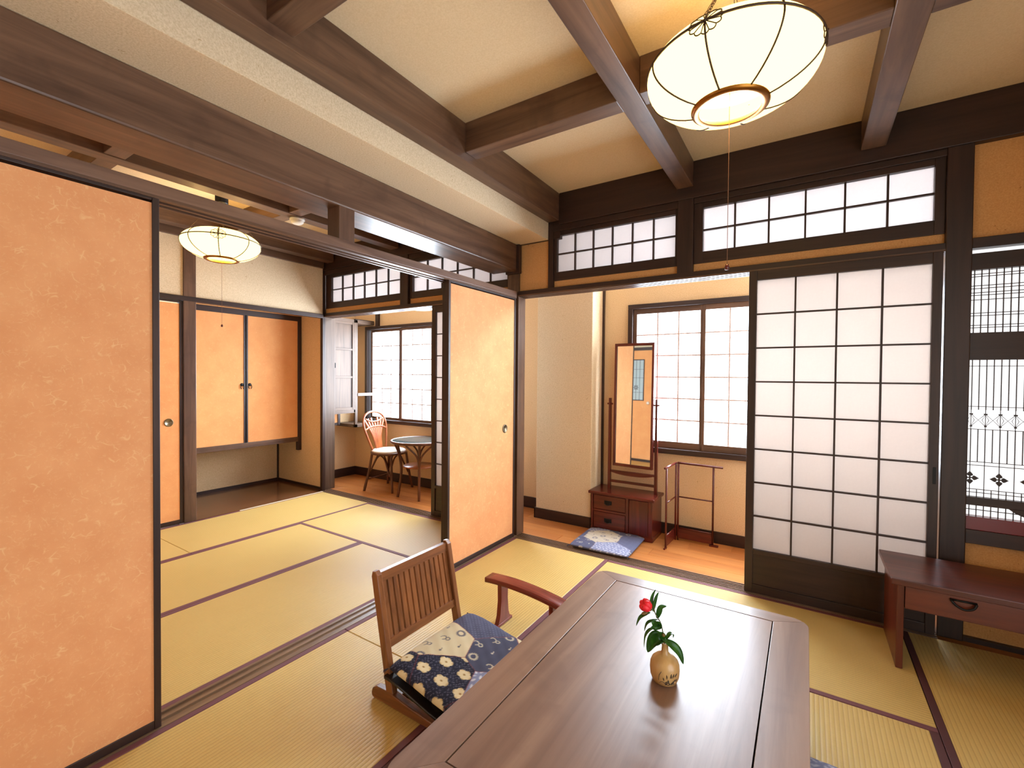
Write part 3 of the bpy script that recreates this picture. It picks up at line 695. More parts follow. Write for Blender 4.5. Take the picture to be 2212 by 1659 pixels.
# ------------------------------------------------------------------ printed cushions
def sm(a, b_, x): t = min(1, max(0, (x - a) / (b_ - a))); return t * t * (3 - 2 * t)
def mixc(a, b_, t): return tuple(a[i] * (1 - t) + b_[i] * t for i in range(3))
NAVY, SLATE, CREAM, STEEL, RED_, GOLD = (34, 34, 50), (76, 77, 96), (214, 196, 156), (118, 120, 140), (150, 70, 66), (176, 140, 84)
def hexc(u, v, s):
    """nearest hexagon centre, id and edge distance"""
    best = []
    for dj in range(-1, 2):
        j = round(v / (s * 0.866)) + dj
        i0 = round((u - (s / 2 if j % 2 else 0)) / s)
        for di in range(-1, 2):
            i = i0 + di; cx = i * s + (s / 2 if j % 2 else 0); cy = j * s * 0.866
            best.append((math.hypot(u - cx, v - cy), i, j, cx, cy))
    best.sort(); return best[0], best[1]
def motif(u, v, kind, k):
    """print inside one patch of the cloth"""
    if kind == 0:                       # cream flowers and fine scrolls on navy
        c = NAVY
        sv = math.sin(u * 210 + 2.2 * math.sin(v * 150)) * math.sin(v * 210 + 2.2 * math.sin(u * 170))
        c = mixc(c, (124, 124, 142), 0.6 * sm(0.62, 0.74, abs(sv)) * (1 - sm(0.86, 0.95, abs(sv))))
        s = 0.085; a, _b = hexc(u + 0.01, v + 0.02, s); x, y = u + 0.01 - a[3], v + 0.02 - a[4]
        ang = math.atan2(y, x); rr = math.hypot(x, y * 1.25); R_ = 0.028 * (0.80 + 0.22 * abs(math.cos(2.5 * ang + a[1])))
        f = 1 - sm(R_ - 0.001, R_ + 0.001, rr)
        pet = mixc((220, 202, 160), GOLD, 0.55 * sm(0.6, 0.95, abs(math.sin(2.5 * ang + a[1] + 1.57)) * rr / R_))
        pet = mixc(pet, (150, 110, 60), 1 - sm(0.003, 0.006, rr)); return mixc(c, pet, f)
    if kind == 1:                       # rings and commas
        base, ink = ((206, 190, 154), (88, 84, 96)) if k == 'cream' else ((70, 71, 90), (206, 194, 164))
        s = 0.075; a, _b = hexc(u, v, s); x, y = u - a[3], v - a[4]; rr = math.hypot(x, y); c = base
        if (a[1] + 2 * a[2]) % 3 == 0:
            f = 1 - sm(0.0025, 0.0045, abs(rr - 0.014)); tooth = 0.5 + 0.5 * math.cos(math.atan2(y, x) * 16)
            f = max(f, (1 - sm(0.001, 0.004, abs(rr - 0.018))) * tooth)
        elif (a[1] + 2 * a[2]) % 3 == 1:
            f = (1 - sm(0.0015, 0.003, abs(rr - 0.012))) * (1 if math.atan2(y, x) > -1.2 else 0)
            f = max(f, 1 - sm(0.0015, 0.003, abs(math.hypot(x - 0.02, y - 0.004) - 0.008)) if x > 0.012 else f)
        else:
            f = 1 - sm(0.003, 0.006, math.hypot(x - 0.004, y)); f = max(f, (1 - sm(0.001, 0.002, abs(math.hypot(x + 0.004, y - 0.006) - 0.009))) * (x > 0))
        return mixc(c, ink, 0.85 * f)
    if kind == 2:                       # small basket dots on slate
        s = 0.018; g = math.cos(2 * PI * u / s) * math.cos(2 * PI * v / s)
        return mixc((74, 75, 96), (120, 122, 140), 0.5 * sm(0.2, 0.7, g))
    sv = math.sin(u * 260 + 2 * math.sin(v * 120)) + math.sin(v * 240 + 2 * math.sin(u * 140))   # pale blue scrolls
    return mixc((128, 132, 158), (196, 196, 204), sm(0.3, 1.1, sv))
def cloth_color(u, v, patch):
    if isinstance(patch[0], tuple):
        q = sorted((math.hypot(u - x, v - y), k, k, x, y) for k, (x, y, _k) in enumerate(patch[0]))
        (d0, i0, j0, cx, cy), (d1, i1, j1, _x, _y) = q[0], q[1]
        c = motif(u, v, *patch[0][i0][2]); return mixc(c, patch[2], 0.7 * (1 - sm(0.0012, 0.0030, d1 - d0)))
    (d0, i0, j0, cx, cy), (d1, i1, j1, _x, _y) = hexc(u + 0.004 * math.sin(v * 40), v, patch[0])
    kind = patch[1][(i0 * 2 + j0 * 3) % len(patch[1])]
    c = motif(u, v, kind[0], kind[1])
    if patch[3]: c = mixc(c, patch[3], patch[4])
    e = 1 - sm(0.0012, 0.0030, d1 - d0)
    return mixc(c, patch[2], 0.7 * e)
def cushion(name, label, w_, d_, h, at, rz, tilt=0.0, patch=None, group=None, uvo=(0, 0), n=120, sag=None):
    """soft square pad, its print laid over the mesh as a colour per corner"""
    bm = B(); cl = bm.loops.layers.float_color.new('print'); top = {}; bot = {}
    def prof(a, b_):
        ea, eb = 1 - abs(a), 1 - abs(b_)
        e = (1 - abs(a) ** 5) * (1 - abs(b_) ** 5)
        return max(0.0, e) ** 0.42
    def puff(a, b_): return 1 + 0.10 * (1 - a * a) * (1 - b_ * b_)
    for i in range(n + 1):
        for j in range(n + 1):
            a, b_ = 2 * i / n - 1, 2 * j / n - 1
            x = a * w_ / 2 * (1 - 0.03 * (1 - b_ * b_) * 0.0 - 0.025 * abs(b_) ** 6); y = b_ * d_ / 2 * (1 - 0.025 * abs(a) ** 6)
            hh = prof(a, b_) * h / 2 * puff(a, b_)
            off = sag(a, b_) if sag else 0
            wr_ = 0.0012 * math.sin(23 * a + 9 * b_) * math.sin(17 * b_ - 5 * a)
            top[i, j] = bm.verts.new((x, y, h / 2 + hh + wr_ * prof(a, b_) + off)); edge = i in (0, n) or j in (0, n)
            bot[i, j] = top[i, j] if edge else bm.verts.new((x, y, h / 2 - hh * 0.95 + off))
    for i in range(n):
        for j in range(n):
            for g, flip in ((top, False), (bot, True)):
                vs = [g[i, j], g[i + 1, j], g[i + 1, j + 1], g[i, j + 1]]
                fc = bm.faces.new(vs[::-1] if flip else vs); fc.smooth = True
                for lp in fc.loops:
                    co = lp.vert.co; lp[cl] = lin(cloth_color(co.x + uvo[0], co.y + uvo[1], patch))
    bm.transform(Matrix.Rotation(tilt, 4, 'Y'))
    o = bpy.data.objects.new(name, to_mesh(name, bm, M['print'])); COL.objects.link(o); o.location = at; o.rotation_euler = (0, 0, rz)
    o['label'] = label; o['category'] = 'cushion'
    if group: o['group'] = group
    BASE[o] = Matrix.Translation(at) @ Matrix.Rotation(rz, 4, 'Z')
    bm = B()                                                        # four corner tassels
    for sx in (-1, 1):
        for sy in (-1, 1):
            p = Vector((sx * w_ / 2 * 0.975, sy * d_ / 2 * 0.975, h / 2 + (sag(sx, sy) if sag else 0)))
            for q in range(5):
                dd = Vector((sx * (0.6 + 0.2 * math.cos(q * 1.3)), sy * (0.6 + 0.2 * math.sin(q * 1.3)), -0.25 - 0.1 * (q % 3))) * 0.012
                tube(bm, [p, p + dd, p + dd * 1.6 + Vector((0, 0, -0.003))], 0.0014, 4)
    bm.transform(Matrix.Rotation(tilt, 4, 'Y'))
    me = to_mesh('corner_tassels', bm, plain('tassel thread', (52, 48, 62), 0.8)); tq = bpy.data.objects.new('corner_tassels', me); COL.objects.link(tq); tq.parent = o
    return o
P_CHAIR = (((-0.10, 0.195, (2, None)), (-0.15, 0.0, (1, 'cream')), (0.07, 0.075, (1, 'slate')), (-0.02, -0.16, (0, None)), (0.17, -0.10, (3, None)), (0.2, 0.2, (1, 'cream')), (-0.2, -0.26, (0, None)), (0.16, -0.28, (0, None))), [], (140, 62, 62), None, 0)
P_BLUE = (0.25, [(1, 'cream'), (3, None), (2, None), (1, 'slate')], (150, 120, 120), (124, 134, 176), 0.25)

# ------------------------------------------------------------------ low legless chair
ch = thing('legless_chair', 'low brown chair with slatted back set at the left side of the table', 'chair', (0.70, -1.555, 0))
def post_x(z): return 0.570 - 0.0875 * (z - 0.04) / 0.435
YL, YRt = -1.752, -1.358
for y in (YL, YRt):
    bm = B(); pts = [(post_x(z) - 0.016, z) for z in (0.02, 0.12, 0.25, 0.40, 0.455)] + [(post_x(0.472) - 0.008, 0.474), (post_x(0.474) + 0.006, 0.476)] + [(post_x(z) + 0.018, z) for z in (0.462, 0.40, 0.25, 0.18)] + [(post_x(0.12) + 0.018, 0.12), (post_x(0.02) + 0.022, 0.02)]
    prism(bm, pts, 'Y', y - 0.012, y + 0.012, b=0.003); part('back_post', bm, M['chairZ'], ch)
def xrail(z0, z1, th):
    bm = B(); c = (post_x(z0) + post_x(z1)) / 2
    prism(bm, [(post_x(z0) - th, z0), (post_x(z0) + th, z0), (post_x(z1) + th, z1), (post_x(z1) - th, z1)], 'Y', YL + 0.011, YRt - 0.011, b=0.002); return bm
part('top_rail', xrail(0.432, 0.466, 0.010), M['chairY'], ch)
part('bottom_rail', xrail(0.198, 0.226, 0.011), M['chairY'], ch)
for k in range(13):
    y = YL + 0.026 + k * (YRt - YL - 0.052) / 12
    bm = B(); prism(bm, [(post_x(0.224) - 0.006, 0.224), (post_x(0.224) + 0.006, 0.224), (post_x(0.434) + 0.006, 0.434), (post_x(0.434) - 0.006, 0.434)], 'Y', y - 0.0105, y + 0.0105, b=0.0015)
    part('back_slat', bm, M['chairZ'], ch)
for y in (YL, YRt):
    bm = B(); pts = [(0.478, 0.005), (0.486, 0.0015), (1.0, 0.0015), (1.0, 0.026), (0.80, 0.028), (0.66, 0.040), (0.58, 0.052), (0.50, 0.048), (0.480, 0.036), (0.474, 0.018)]
    prism(bm, pts, 'Y', y - 0.014, y + 0.014, b=0.004); part('base_runner', bm, M['chairX'], ch)
part('cross_bar', bx(0.56, 0.60, YL + 0.012, YRt - 0.012, 0.008, 0.035, b=0.003), M['chairY'], ch)
def seat_z(x): return 0.108 - 0.052 * sm(0.56, 0.86, x)
bm = B(); pp = [(0.56 + 0.44 * k / 12) for k in range(13)]
prism(bm, [(x, seat_z(x)) for x in pp] + [(x, seat_z(x) + 0.011) for x in pp[::-1]], 'Y', YL - 0.03, YRt + 0.045, b=0.003)
part('seat_board', bm, M['ply_edge'], ch, False, 'black lacquered curved seat board')
cushion('chair_cushion', 'patchwork brocade cushion in navy and cream on the low slatted chair', 0.425, 0.47, 0.048, (0.789, -1.548, 0.112), 0.0, 0.0, P_CHAIR, None, (0.0, 0.0), 150,
        sag=lambda a, b_: -0.042 * sm(-0.9, 0.5, a) + 0.016)

# armrest
ar = thing('armrest_stand', 'red lacquered armrest standing between slatted chair and sliding panel', 'armrest', (0.74, -1.06, 0))
def arm_z(x): return 0.221 - 0.05 * ((x - 0.64) / 0.4) ** 2 - 0.02 * max(0, x - 0.64)
bm = B(); xs = [0.512 + 0.46 * k / 14 for k in range(15)]
prism(bm, [(x, arm_z(x) - 0.024) for x in xs] + [(x, arm_z(x)) for x in xs[::-1]], 'Y', -1.105, -1.028, b=0.006)
part('arm_top', bm, M['glossX'], ar, True)
for x in (0.598, 0.880):
    zt = arm_z(x) - 0.022; bm = B()
    prism(bm, [(-1.120, 0.012), (-1.105, 0.05), (-1.096, 0.12), (-1.098, zt), (-1.036, zt), (-1.038, 0.12), (-1.030, 0.05), (-1.015, 0.012)], 'X', x - 0.011, x + 0.011, b=0.002)
    part('leg', bm, M['glossZ'], ar)
    part('foot', bx(x - 0.014, x + 0.014, -1.128, -1.000, 0.0, 0.014, b=0.003), M['glossY'], ar)

# ------------------------------------------------------------------ vase with camellia
VX, VY = 1.502, -1.570
vs_ = thing('vase', 'small tan ceramic bottle vase with dark leaf drawing on the table', 'vase', (VX, VY, TZ))
bm = B(); prof = [(0, 0.0), (0.029, 0.0), (0.034, 0.003), (0.0395, 0.018), (0.0412, 0.036), (0.040, 0.050), (0.036, 0.061), (0.027, 0.070), (0.016, 0.076), (0.0102, 0.083), (0.0090, 0.096), (0.0096, 0.105), (0.0112, 0.110), (0.0088, 0.110), (0.0072, 0.100), (0.0066, 0.085)]
lathe(bm, (VX, VY, TZ), prof, 40); part('body', bm, M['stone'], vs_, True)
fr, fu = Vector((0.838, 0.5457, 0)), Vector((0, 0, 1)); ff = Vector((-0.5457, 0.838, 0))
U_ = 0.000239
def vp(u, v, dep=0.0): return Vector((VX, VY, TZ + 0.110)) + fr * ((u - 968) * U_) + fu * ((872 - v) * U_) + ff * dep
# leaf drawing: a few raised brush strokes in dark glaze on the side facing the room
def vase_pt(ang, z):
    for (r0, z0), (r1, z1) in zip(prof, prof[1:]):
        if z0 <= z <= z1: r = r0 + (r1 - r0) * (z - z0) / max(1e-6, z1 - z0); break
    return Vector((VX + (r + 0.0004) * math.cos(ang), VY + (r + 0.0004) * math.sin(ang), TZ + z))
fa = math.atan2(-ff.y, -ff.x); bm = B(); rnd = random.Random(3)
for k in range(16):
    a = fa + rnd.uniform(-0.65, 0.55); z = rnd.uniform(0.008, 0.034); da = rnd.uniform(-0.25, 0.25); dz = rnd.uniform(0.004, 0.012)
    tube(bm, [vase_pt(a, z), vase_pt(a + da * 0.5, z + dz * 0.6), vase_pt(a + da, z + dz)], [0.0006, 0.0018, 0.0005], 5)
tube(bm, [vase_pt(fa - 0.7 + 0.12 * k, 0.012 + 0.006 * math.sin(k * 0.9) + 0.0005 * k) for k in range(11)], 0.0006, 5)
tube(bm, [vase_pt(fa - 0.75, 0.02), vase_pt(fa - 0.7, 0.035), vase_pt(fa - 0.55, 0.046)], 0.0007, 5)
part('leaf_drawing', bm, plain('dark glaze', (66, 52, 40), 0.3), vs_, True)

fl = thing('camellia_branch', 'camellia cutting with one red bloom standing in the small vase', 'flower', (VX, VY, TZ + 0.09))
bm = B(); tube(bm, [Vector((VX, VY, TZ + 0.098))] + curve([vp(965, 880), vp(950, 800), vp(915, 650), vp(870, 570), vp(838, 505), vp(828, 420), vp(838, 330)], 4), 0.0016, 6)
tube(bm, curve([vp(838, 505), vp(815, 490, -0.002), vp(795, 465, -0.004)], 4), 0.0014, 6)
part('stem', bm, M['stem'], fl, True)
def leaf(pts, wid, face=None, dep=None, nm='leaf'):
    """blade along pts with a fold down the midrib"""
    c = curve([vp(*p) for p in pts], 5); n = len(c); bm = B(); rows = []
    nrm = -ff if face is None else Vector(face).normalized()
    for i, p in enumerate(c):
        t = i / (n - 1); d = (c[min(i + 1, n - 1)] - c[max(i - 1, 0)]).normalized(); s = d.cross(nrm).normalized(); q = s.cross(d)
        w2 = wid * U_ / 2 * (math.sin(PI * min(1, t * 0.97 + 0.03)) ** 0.75) * (1.15 - 0.35 * t)
        if i == n - 1: w2 = 0.0002
        rows.append([bm.verts.new(p - s * w2 + q * w2 * 0.30), bm.verts.new(p - s * w2 * .5 + q * w2 * 0.10), bm.verts.new(p), bm.verts.new(p + s * w2 * .5 + q * w2 * 0.10), bm.verts.new(p + s * w2 + q * w2 * 0.30)])
    for a, b_ in zip(rows, rows[1:]):
        for k in range(4): bm.faces.new((a[k], a[k + 1], b_[k + 1], b_[k]))
    r = bmesh.ops.solidify(bm, geom=bm.faces[:], thickness=0.0005)
    part(nm, bm, M['leaf'], fl, True)
leaf([(945, 845, 0), (880, 800, -0.006), (800, 850, -0.012), (740, 962, -0.014)], 175, (-0.1, -0.5, 0.8))
leaf([(950, 840, 0), (880, 840, -0.008), (840, 890, -0.01)], 90, (0.2, -0.5, 0.8))
leaf([(955, 838, -.004), (1040, 880, -0.015), (1110, 955, -0.019), (1160, 1088, -0.020)], 105, (0.4, -0.5, 0.6))
leaf([(985, 850, 0.004), (1030, 800, 0.008), (1075, 800, 0.012), (1080, 850, 0.012)], 60, (0.3, 0.3, 0.9))
leaf([(895, 715, -.002), (800, 705, -0.006), (725, 770, -0.01), (700, 915, -0.012)], 80, (-0.6, -0.3, 0.6))
leaf([(880, 600, 0), (800, 610, -0.004), (740, 640, -0.006), (706, 725, -0.008)], 60, (-0.4, -0.3, 0.8))
leaf([(885, 690, 0), (840, 650, -0.012), (810, 610, -0.016), (775, 590, -0.018)], 110, (-0.1, -0.8, 0.5))
leaf([(880, 690, 0), (875, 640, -0.010), (860, 590, -0.012)], 85, (0.1, -0.8, 0.5))
leaf([(930, 830, 0), (925, 770, -0.010), (890, 720, -0.012)], 75, (0.3, -0.8, 0.4))
leaf([(868, 585, 0), (885, 500, -0.004), (910, 440, -0.004), (978, 432, -0.002)], 66, (0.2, -0.7, 0.7))
leaf([(830, 500, 0), (800, 400, 0.003), (815, 310, 0.004), (850, 240, 0.003)], 42)
leaf([(828, 480, 0), (830, 400, -0.002), (850, 320, -0.002), (878, 258, -0.003)], 44)
leaf([(780, 505, -0.004), (720, 520, -0.008), (650, 560, -0.010), (606, 655, -0.010)], 62, (-0.3, -0.4, 0.8))
def egg(c, d, r, ln, mat_, nm, n=14):
    d = Vector(d).normalized(); bm = B(); lathe(bm, (0, 0, 0), [(r * math.sin(PI * k / 10) * (1 - 0.25 * k / 10), ln * (0.5 - 0.5 * math.cos(PI * k / 10))) for k in range(11)], n)
    bm.transform(Matrix.Translation(c) @ Vector((0, 0, 1)).rotation_difference(d).to_matrix().to_4x4()); part(nm, bm, M[mat_], fl, True)
bd = fr * -0.75 + fu * 0.62 - ff * 0.2; bp = vp(790, 468, -0.004)
egg(bp, bd, 0.0105, 0.016, 'calyx', 'calyx')
for k in range(5):
    a = k * 2 * PI / 5; e1 = bd.normalized().cross(Vector((0.2, 0.3, 1))).normalized(); e2 = bd.normalized().cross(e1)
    egg(bp + bd.normalized() * 0.008 + (e1 * math.cos(a) + e2 * math.sin(a)) * 0.004, bd.normalized() + (e1 * math.cos(a) + e2 * math.sin(a)) * 0.25, 0.0125, 0.030, 'petal', 'petal')
egg(vp(745, 505, -0.006), fr * -1 + fu * -0.2, 0.006, 0.018, 'calyx', 'sepal')
egg(vp(920, 745, -0.01), fr * 0.4 + fu * -0.5 - ff, 0.005, 0.010, 'calyx', 'leaf_bud')

# ------------------------------------------------------------------ other cushions
cushion('floor_cushion', 'pale blue patterned floor cushion lying before the dressing table', 0.43, 0.46, 0.034, (0.640, 0.243, 0.003), 0.03, 0, P_BLUE, 'floor cushions', (0.05, -0.02), 110)
cushion('floor_cushion', 'floor cushion under the right edge of the low table, mostly cut off', 0.46, 0.46, 0.05, (1.80, -1.447, 0.002), 0.0, 0, P_BLUE, 'floor cushions', (0.3, 0.11), 80)

# ------------------------------------------------------------------ writing desk
dk = thing('writing_desk', 'low red brown writing desk with drawer against the right wall', 'desk', (2.60, -0.245, 0))
part('top_board', bx(2.143, 3.03, -0.438, -0.050, 0.352, 0.377, b=0.003), M['deskX'], dk)
for x in (2.163, 2.985):
    bm = B(); prism(bm, [(-0.430, 0.0015), (-0.405, 0.0015), (-0.13, 0.0015), (-0.085, 0.0015), (-0.080, 0.352), (-0.436, 0.352)], 'X', x, x + 0.024, b=0.003)
    part('side_panel', bm, M['deskZ'], dk)
part('drawer_case', bx(2.187, 2.985, -0.415, -0.10, 0.252, 0.258), M['deskX'], dk)
part('back_board', bx(2.187, 2.985, -0.095, -0.085, 0.26, 0.352), M['deskX'], dk)
dr = part('drawer', bx(2.190, 2.555, -0.428, -0.11, 0.258, 0.350, b=0.002), M['deskX'], dk)
bm = B(); tube(bm, curve([(2.328, -0.437, 0.334), (2.345, -0.440, 0.316), (2.368, -0.441, 0.307), (2.392, -0.440, 0.316), (2.402, -0.437, 0.335)], 5), 0.0045, 8)
tube(bm, [(2.326, -0.432, 0.336), (2.404, -0.432, 0.336)], 0.004, 6); part('handle', bm, M['black'], dr, True, 'black curved drawer handle')
d2 = part('drawer', bx(2.560, 2.983, -0.428, -0.11, 0.258, 0.350, b=0.002), M['deskX'], dk)
bm = B(); tube(bm, curve([(2.735, -0.437, 0.334), (2.752, -0.440, 0.316), (2.775, -0.441, 0.307), (2.799, -0.440, 0.316), (2.809, -0.437, 0.335)], 5), 0.0045, 8); part('handle', bm, M['black'], d2, True)

# ------------------------------------------------------------------ dressing table with tall mirror
ds = thing('dressing_table', 'red lacquered dressing table with drawers and tall tilting mirror', 'dressing table', (0.66, 0.545, 0))
DX0, DX1, DY0, DY1, DZ = 0.424, 0.903, 0.422, 0.672, 0.300
part('body', bx(DX0, DX1, DY0 + 0.012, DY1, 0.03, DZ), M['redX'], ds)
part('top_board', bx(0.404, 0.920, DY0 - 0.014, DY1 + 0.006, DZ, DZ + 0.022, b=0.005), M['redX'], ds)
part('plinth', bx(DX0 - 0.004, DX1 + 0.004, DY0 + 0.004, DY1, 0.0, 0.032, b=0.003), M['redX'], ds)
for a, c in ((DX0, DX0 + 0.016), (0.703, 0.724), (DX1 - 0.03, DX1)): part('front_stile', bx(a, c, DY0, DY0 + 0.014, 0.032, DZ, b=0.002), M['redZ'], ds)
for z in (0.168,): part('front_rail', bx(DX0 + 0.016, 0.703, DY0 + 0.001, DY0 + 0.014, z, z + 0.014, b=0.001), M['redX'], ds)
for z0, z1 in ((0.040, 0.164), (0.186, 0.294)):
    q = part('drawer', bx(DX0 + 0.02, 0.699, DY0 + 0.003, DY0 + 0.02, z0, z1, b=0.003), M['redX'], ds); zc = (z0 + z1) / 2
    bm = B(); box(bm, 0.534, 0.592, DY0 - 0.001, DY0 + 0.004, zc - 0.012, zc + 0.018, b=0.001)
    tube(bm, curve([(0.542, DY0 - 0.003, zc + 0.008), (0.548, DY0 - 0.010, zc - 0.008), (0.563, DY0 - 0.012, zc - 0.013), (0.578, DY0 - 0.010, zc - 0.008), (0.584, DY0 - 0.003, zc + 0.008)], 4), 0.003, 6)
    part('handle', bm, M['black'], q, False, 'black iron drawer handle')
part('door', bx(0.727, DX1 - 0.033, DY0 + 0.004, DY0 + 0.02, 0.040, 0.294, b=0.003), M['redZ'], ds)
# mirror stand: two uprights, rails, tilting frame
for x in (0.512, 0.882):
    bm = B(); vs = box(bm, x - 0.011, x + 0.011, 0.57, 0.596, DZ + 0.022, 1.046)
    for v in vs[4:]: v.co.x = x + (v.co.x - x) * 0.7
    part('upright', bm, M['redZ'], ds)
    bm = B(); tube(bm, [(x - 0.022, 0.583, 1.0), (x + 0.022, 0.583, 1.0)], 0.007, 8); part('pivot', bm, M['redX'], ds)
bm = B()
for z0, z1 in ((0.372, 0.392), (0.452, 0.470)): box(bm, 0.522, 0.872, 0.576, 0.592, z0, z1, b=0.002)
part('stand_rail', bm, M['redX'], ds)
bm = B(); n = 16
top = [(0.522 + 0.35 * k / n, 0.455 - 0.02 * (1 - abs(2 * k / n - 1) ** 2.5)) for k in range(n + 1)]
low = [(0.522 + 0.35 * k / n, 0.390 + 0.018 * (1 - abs(2 * k / n - 1) ** 2.5)) for k in range(n + 1)]
for k in range(n):
    prism(bm, [top[k], top[k + 1], (top[k + 1][0], 0.455), (top[k][0], 0.455)] if abs(top[k][1] - 0.455) > 1e-4 or abs(top[k + 1][1] - 0.455) > 1e-4 else [(top[k][0], 0.45), (top[k + 1][0], 0.45), (top[k + 1][0], 0.455), (top[k][0], 0.455)], 'Y', 0.578, 0.590)
part('carved_apron', bm, M['redX'], ds)
MR = Matrix.Translation((0.703, 0.583, 1.0)) @ Matrix.Rotation(math.radians(-4.5), 4, 'Z') @ Matrix.Rotation(math.radians(-1.15), 4, 'X')
def mbox(*a, b=0.0): bm = B(); box(bm, *a, b=b); bm.transform(MR); return bm
mz0, mz1 = -0.492, 0.480
part('mirror_stile', mbox(-0.161, -0.143, -0.014, 0.012, mz0, mz1, b=0.003), M['redZ'], ds)
part('mirror_stile', mbox(0.143, 0.161, -0.014, 0.012, mz0, mz1, b=0.003), M['redZ'], ds)
part('mirror_rail', mbox(-0.143, 0.143, -0.014, 0.012, mz1 - 0.022, mz1, b=0.003), M['redX'], ds)
part('mirror_rail', mbox(-0.143, 0.143, -0.014, 0.012, mz0, mz0 + 0.022, b=0.003), M['redX'], ds)
part('mirror_glass', mbox(-0.1445, 0.1445, -0.004, 0.0, mz0 + 0.02, mz1 - 0.02), M['mirror'], ds)
part('mirror_back', mbox(-0.144, 0.144, 0.001, 0.008, mz0 + 0.02, mz1 - 0.02), M['redZ'], ds)

# ------------------------------------------------------------------ folding towel rack
tr = thing('towel_rack', 'red two leaf folding towel rack standing right of the dressing table', 'towel rack', (1.10, 0.56, 0))
def bar(p, q, r, nm='bar', m='redZ', n=8): bm = B(); tube(bm, [p, q], r, n); return part(nm, bm, M[m], tr, True)
HX, HY = 1.034, 0.606
bar((HX + 0.008, HY, 0.0), (HX + 0.008, HY, 0.578), 0.007, 'post')
bar((HX - 0.008, HY - 0.008, 0.0), (HX - 0.008, HY - 0.008, 0.578), 0.007, 'post')
bar((1.283, HY, 0.0), (1.283, HY, 0.572), 0.007, 'post')
bar((HX, HY, 0.578), (1.345, HY, 0.574), 0.008, 'top_bar', 'redX')
bar((HX + 0.008, HY, 0.325), (1.283, HY, 0.325), 0.005, 'middle_bar', 'redX')
bar((HX + 0.008, HY, 0.092), (1.283, HY, 0.092), 0.005, 'low_bar', 'redX')
part('lower_panel', bx(HX + 0.008, 1.283, HY - 0.004, HY + 0.004, 0.016, 0.088), M['redX'], tr)
part('foot', bx(1.262, 1.322, HY - 0.010, HY + 0.010, 0.0, 0.012, b=0.002), M['redX'], tr)
FX, FY = 1.014, 0.372
bar((FX, FY, 0.0), (FX, FY, 0.572), 0.007, 'post')
bar((HX - 0.008, HY - 0.008, 0.578), (FX - 0.003, FY - 0.035, 0.576), 0.008, 'top_bar', 'redY')
bar((HX - 0.008, HY - 0.008, 0.325), (FX, FY, 0.325), 0.005, 'middle_bar', 'redY')
bar((HX - 0.008, HY - 0.008, 0.092), (FX, FY, 0.092), 0.005, 'low_bar', 'redY')
bm = B(); prism(bm, [(FX - 0.004, FY), (FX + 0.004, FY), (HX - 0.004, HY - 0.008), (HX - 0.012, HY - 0.008)], 'Z', 0.016, 0.088); part('lower_panel', bm, M['redY'], tr)
bm = B(); tube(bm, [(FX - 0.002, FY - 0.03, 0.006), (FX, FY + 0.02, 0.006)], 0.006, 8); part('foot', bm, M['redY'], tr)

# ------------------------------------------------------------------ rattan chair and table in the corridor
rcx, rcy = -1.895, 0.43
rch = thing('rattan_chair', 'rattan chair with fan shaped back and white seat by the far window', 'chair', (rcx, rcy, 0), 0.10)
def rp(x, y, z): return Matrix.Translation((rcx, rcy, 0)) @ Matrix.Rotation(0.10, 4, 'Z') @ Vector((x, y, z))
for (a, b_) in (((-0.165, -0.19), (-0.115, -0.125)), ((0.165, -0.13), (0.13, -0.11)), ((-0.18, 0.18), (-0.115, 0.125)), ((0.17, 0.18), (0.13, 0.12))):
    bm = B(); tube(bm, curve([rp(a[0], a[1], 0), rp((a[0] + b_[0] * 1.4) / 2.4, (a[1] + b_[1] * 1.4) / 2.4, 0.2), rp(b_[0], b_[1], 0.40)], 6), 0.013, 8); part('leg', bm, M['rattan'], rch, True)
bm = B(); lathe(bm, (0, 0, 0), [(0, 0.0), (0.165, 0.0), (0.176, 0.008), (0.176, 0.02), (0.16, 0.03), (0, 0.036)], 28); bm.transform(Matrix.Translation(rp(0, 0, 0.398))); part('seat', bm, M['seat_white'], rch, True, 'white padded seat')
bm = B(); tube(bm, [rp(0.178 * math.cos(k * PI / 12), 0.178 * math.sin(k * PI / 12), 0.395) for k in range(24)], 0.013, 8, True); part('seat_rim', bm, M['rattan'], rch, True)
for q, (sx, sy) in enumerate(((-1, -1), (1, -1), (1, 1), (-1, 1))):
    bm = B(); tx, ty = (sx, sy), (sx, -sy)
    tube(bm, curve([rp(sx * 0.14, sy * 0.145, 0.17), rp(sx * 0.12, sy * 0.06, 0.33), rp(sx * 0.125, 0, 0.378)], 5), 0.008, 7)
    tube(bm, curve([rp(sx * 0.14, sy * 0.145, 0.17), rp(sx * 0.06, sy * 0.125, 0.33), rp(0, sy * 0.13, 0.378)], 5), 0.008, 7); part('brace', bm, M['rattan'], rch, True)
def bk(s, z): return rp(-0.135 - 0.10 * (z - 0.42) / 0.4, s, z)
oval = [(-0.10, 0.42), (-0.125, 0.50), (-0.152, 0.60), (-0.165, 0.68), (-0.145, 0.755), (-0.09, 0.80), (0, 0.818), (0.09, 0.80), (0.145, 0.755), (0.165, 0.68), (0.152, 0.60), (0.125, 0.50), (0.10, 0.42)]
bm = B(); tube(bm, curve([bk(*p) for p in oval], 4), 0.012, 8); part('back_hoop', bm, M['rattan_light'], rch, True, 'orange rattan back hoop')
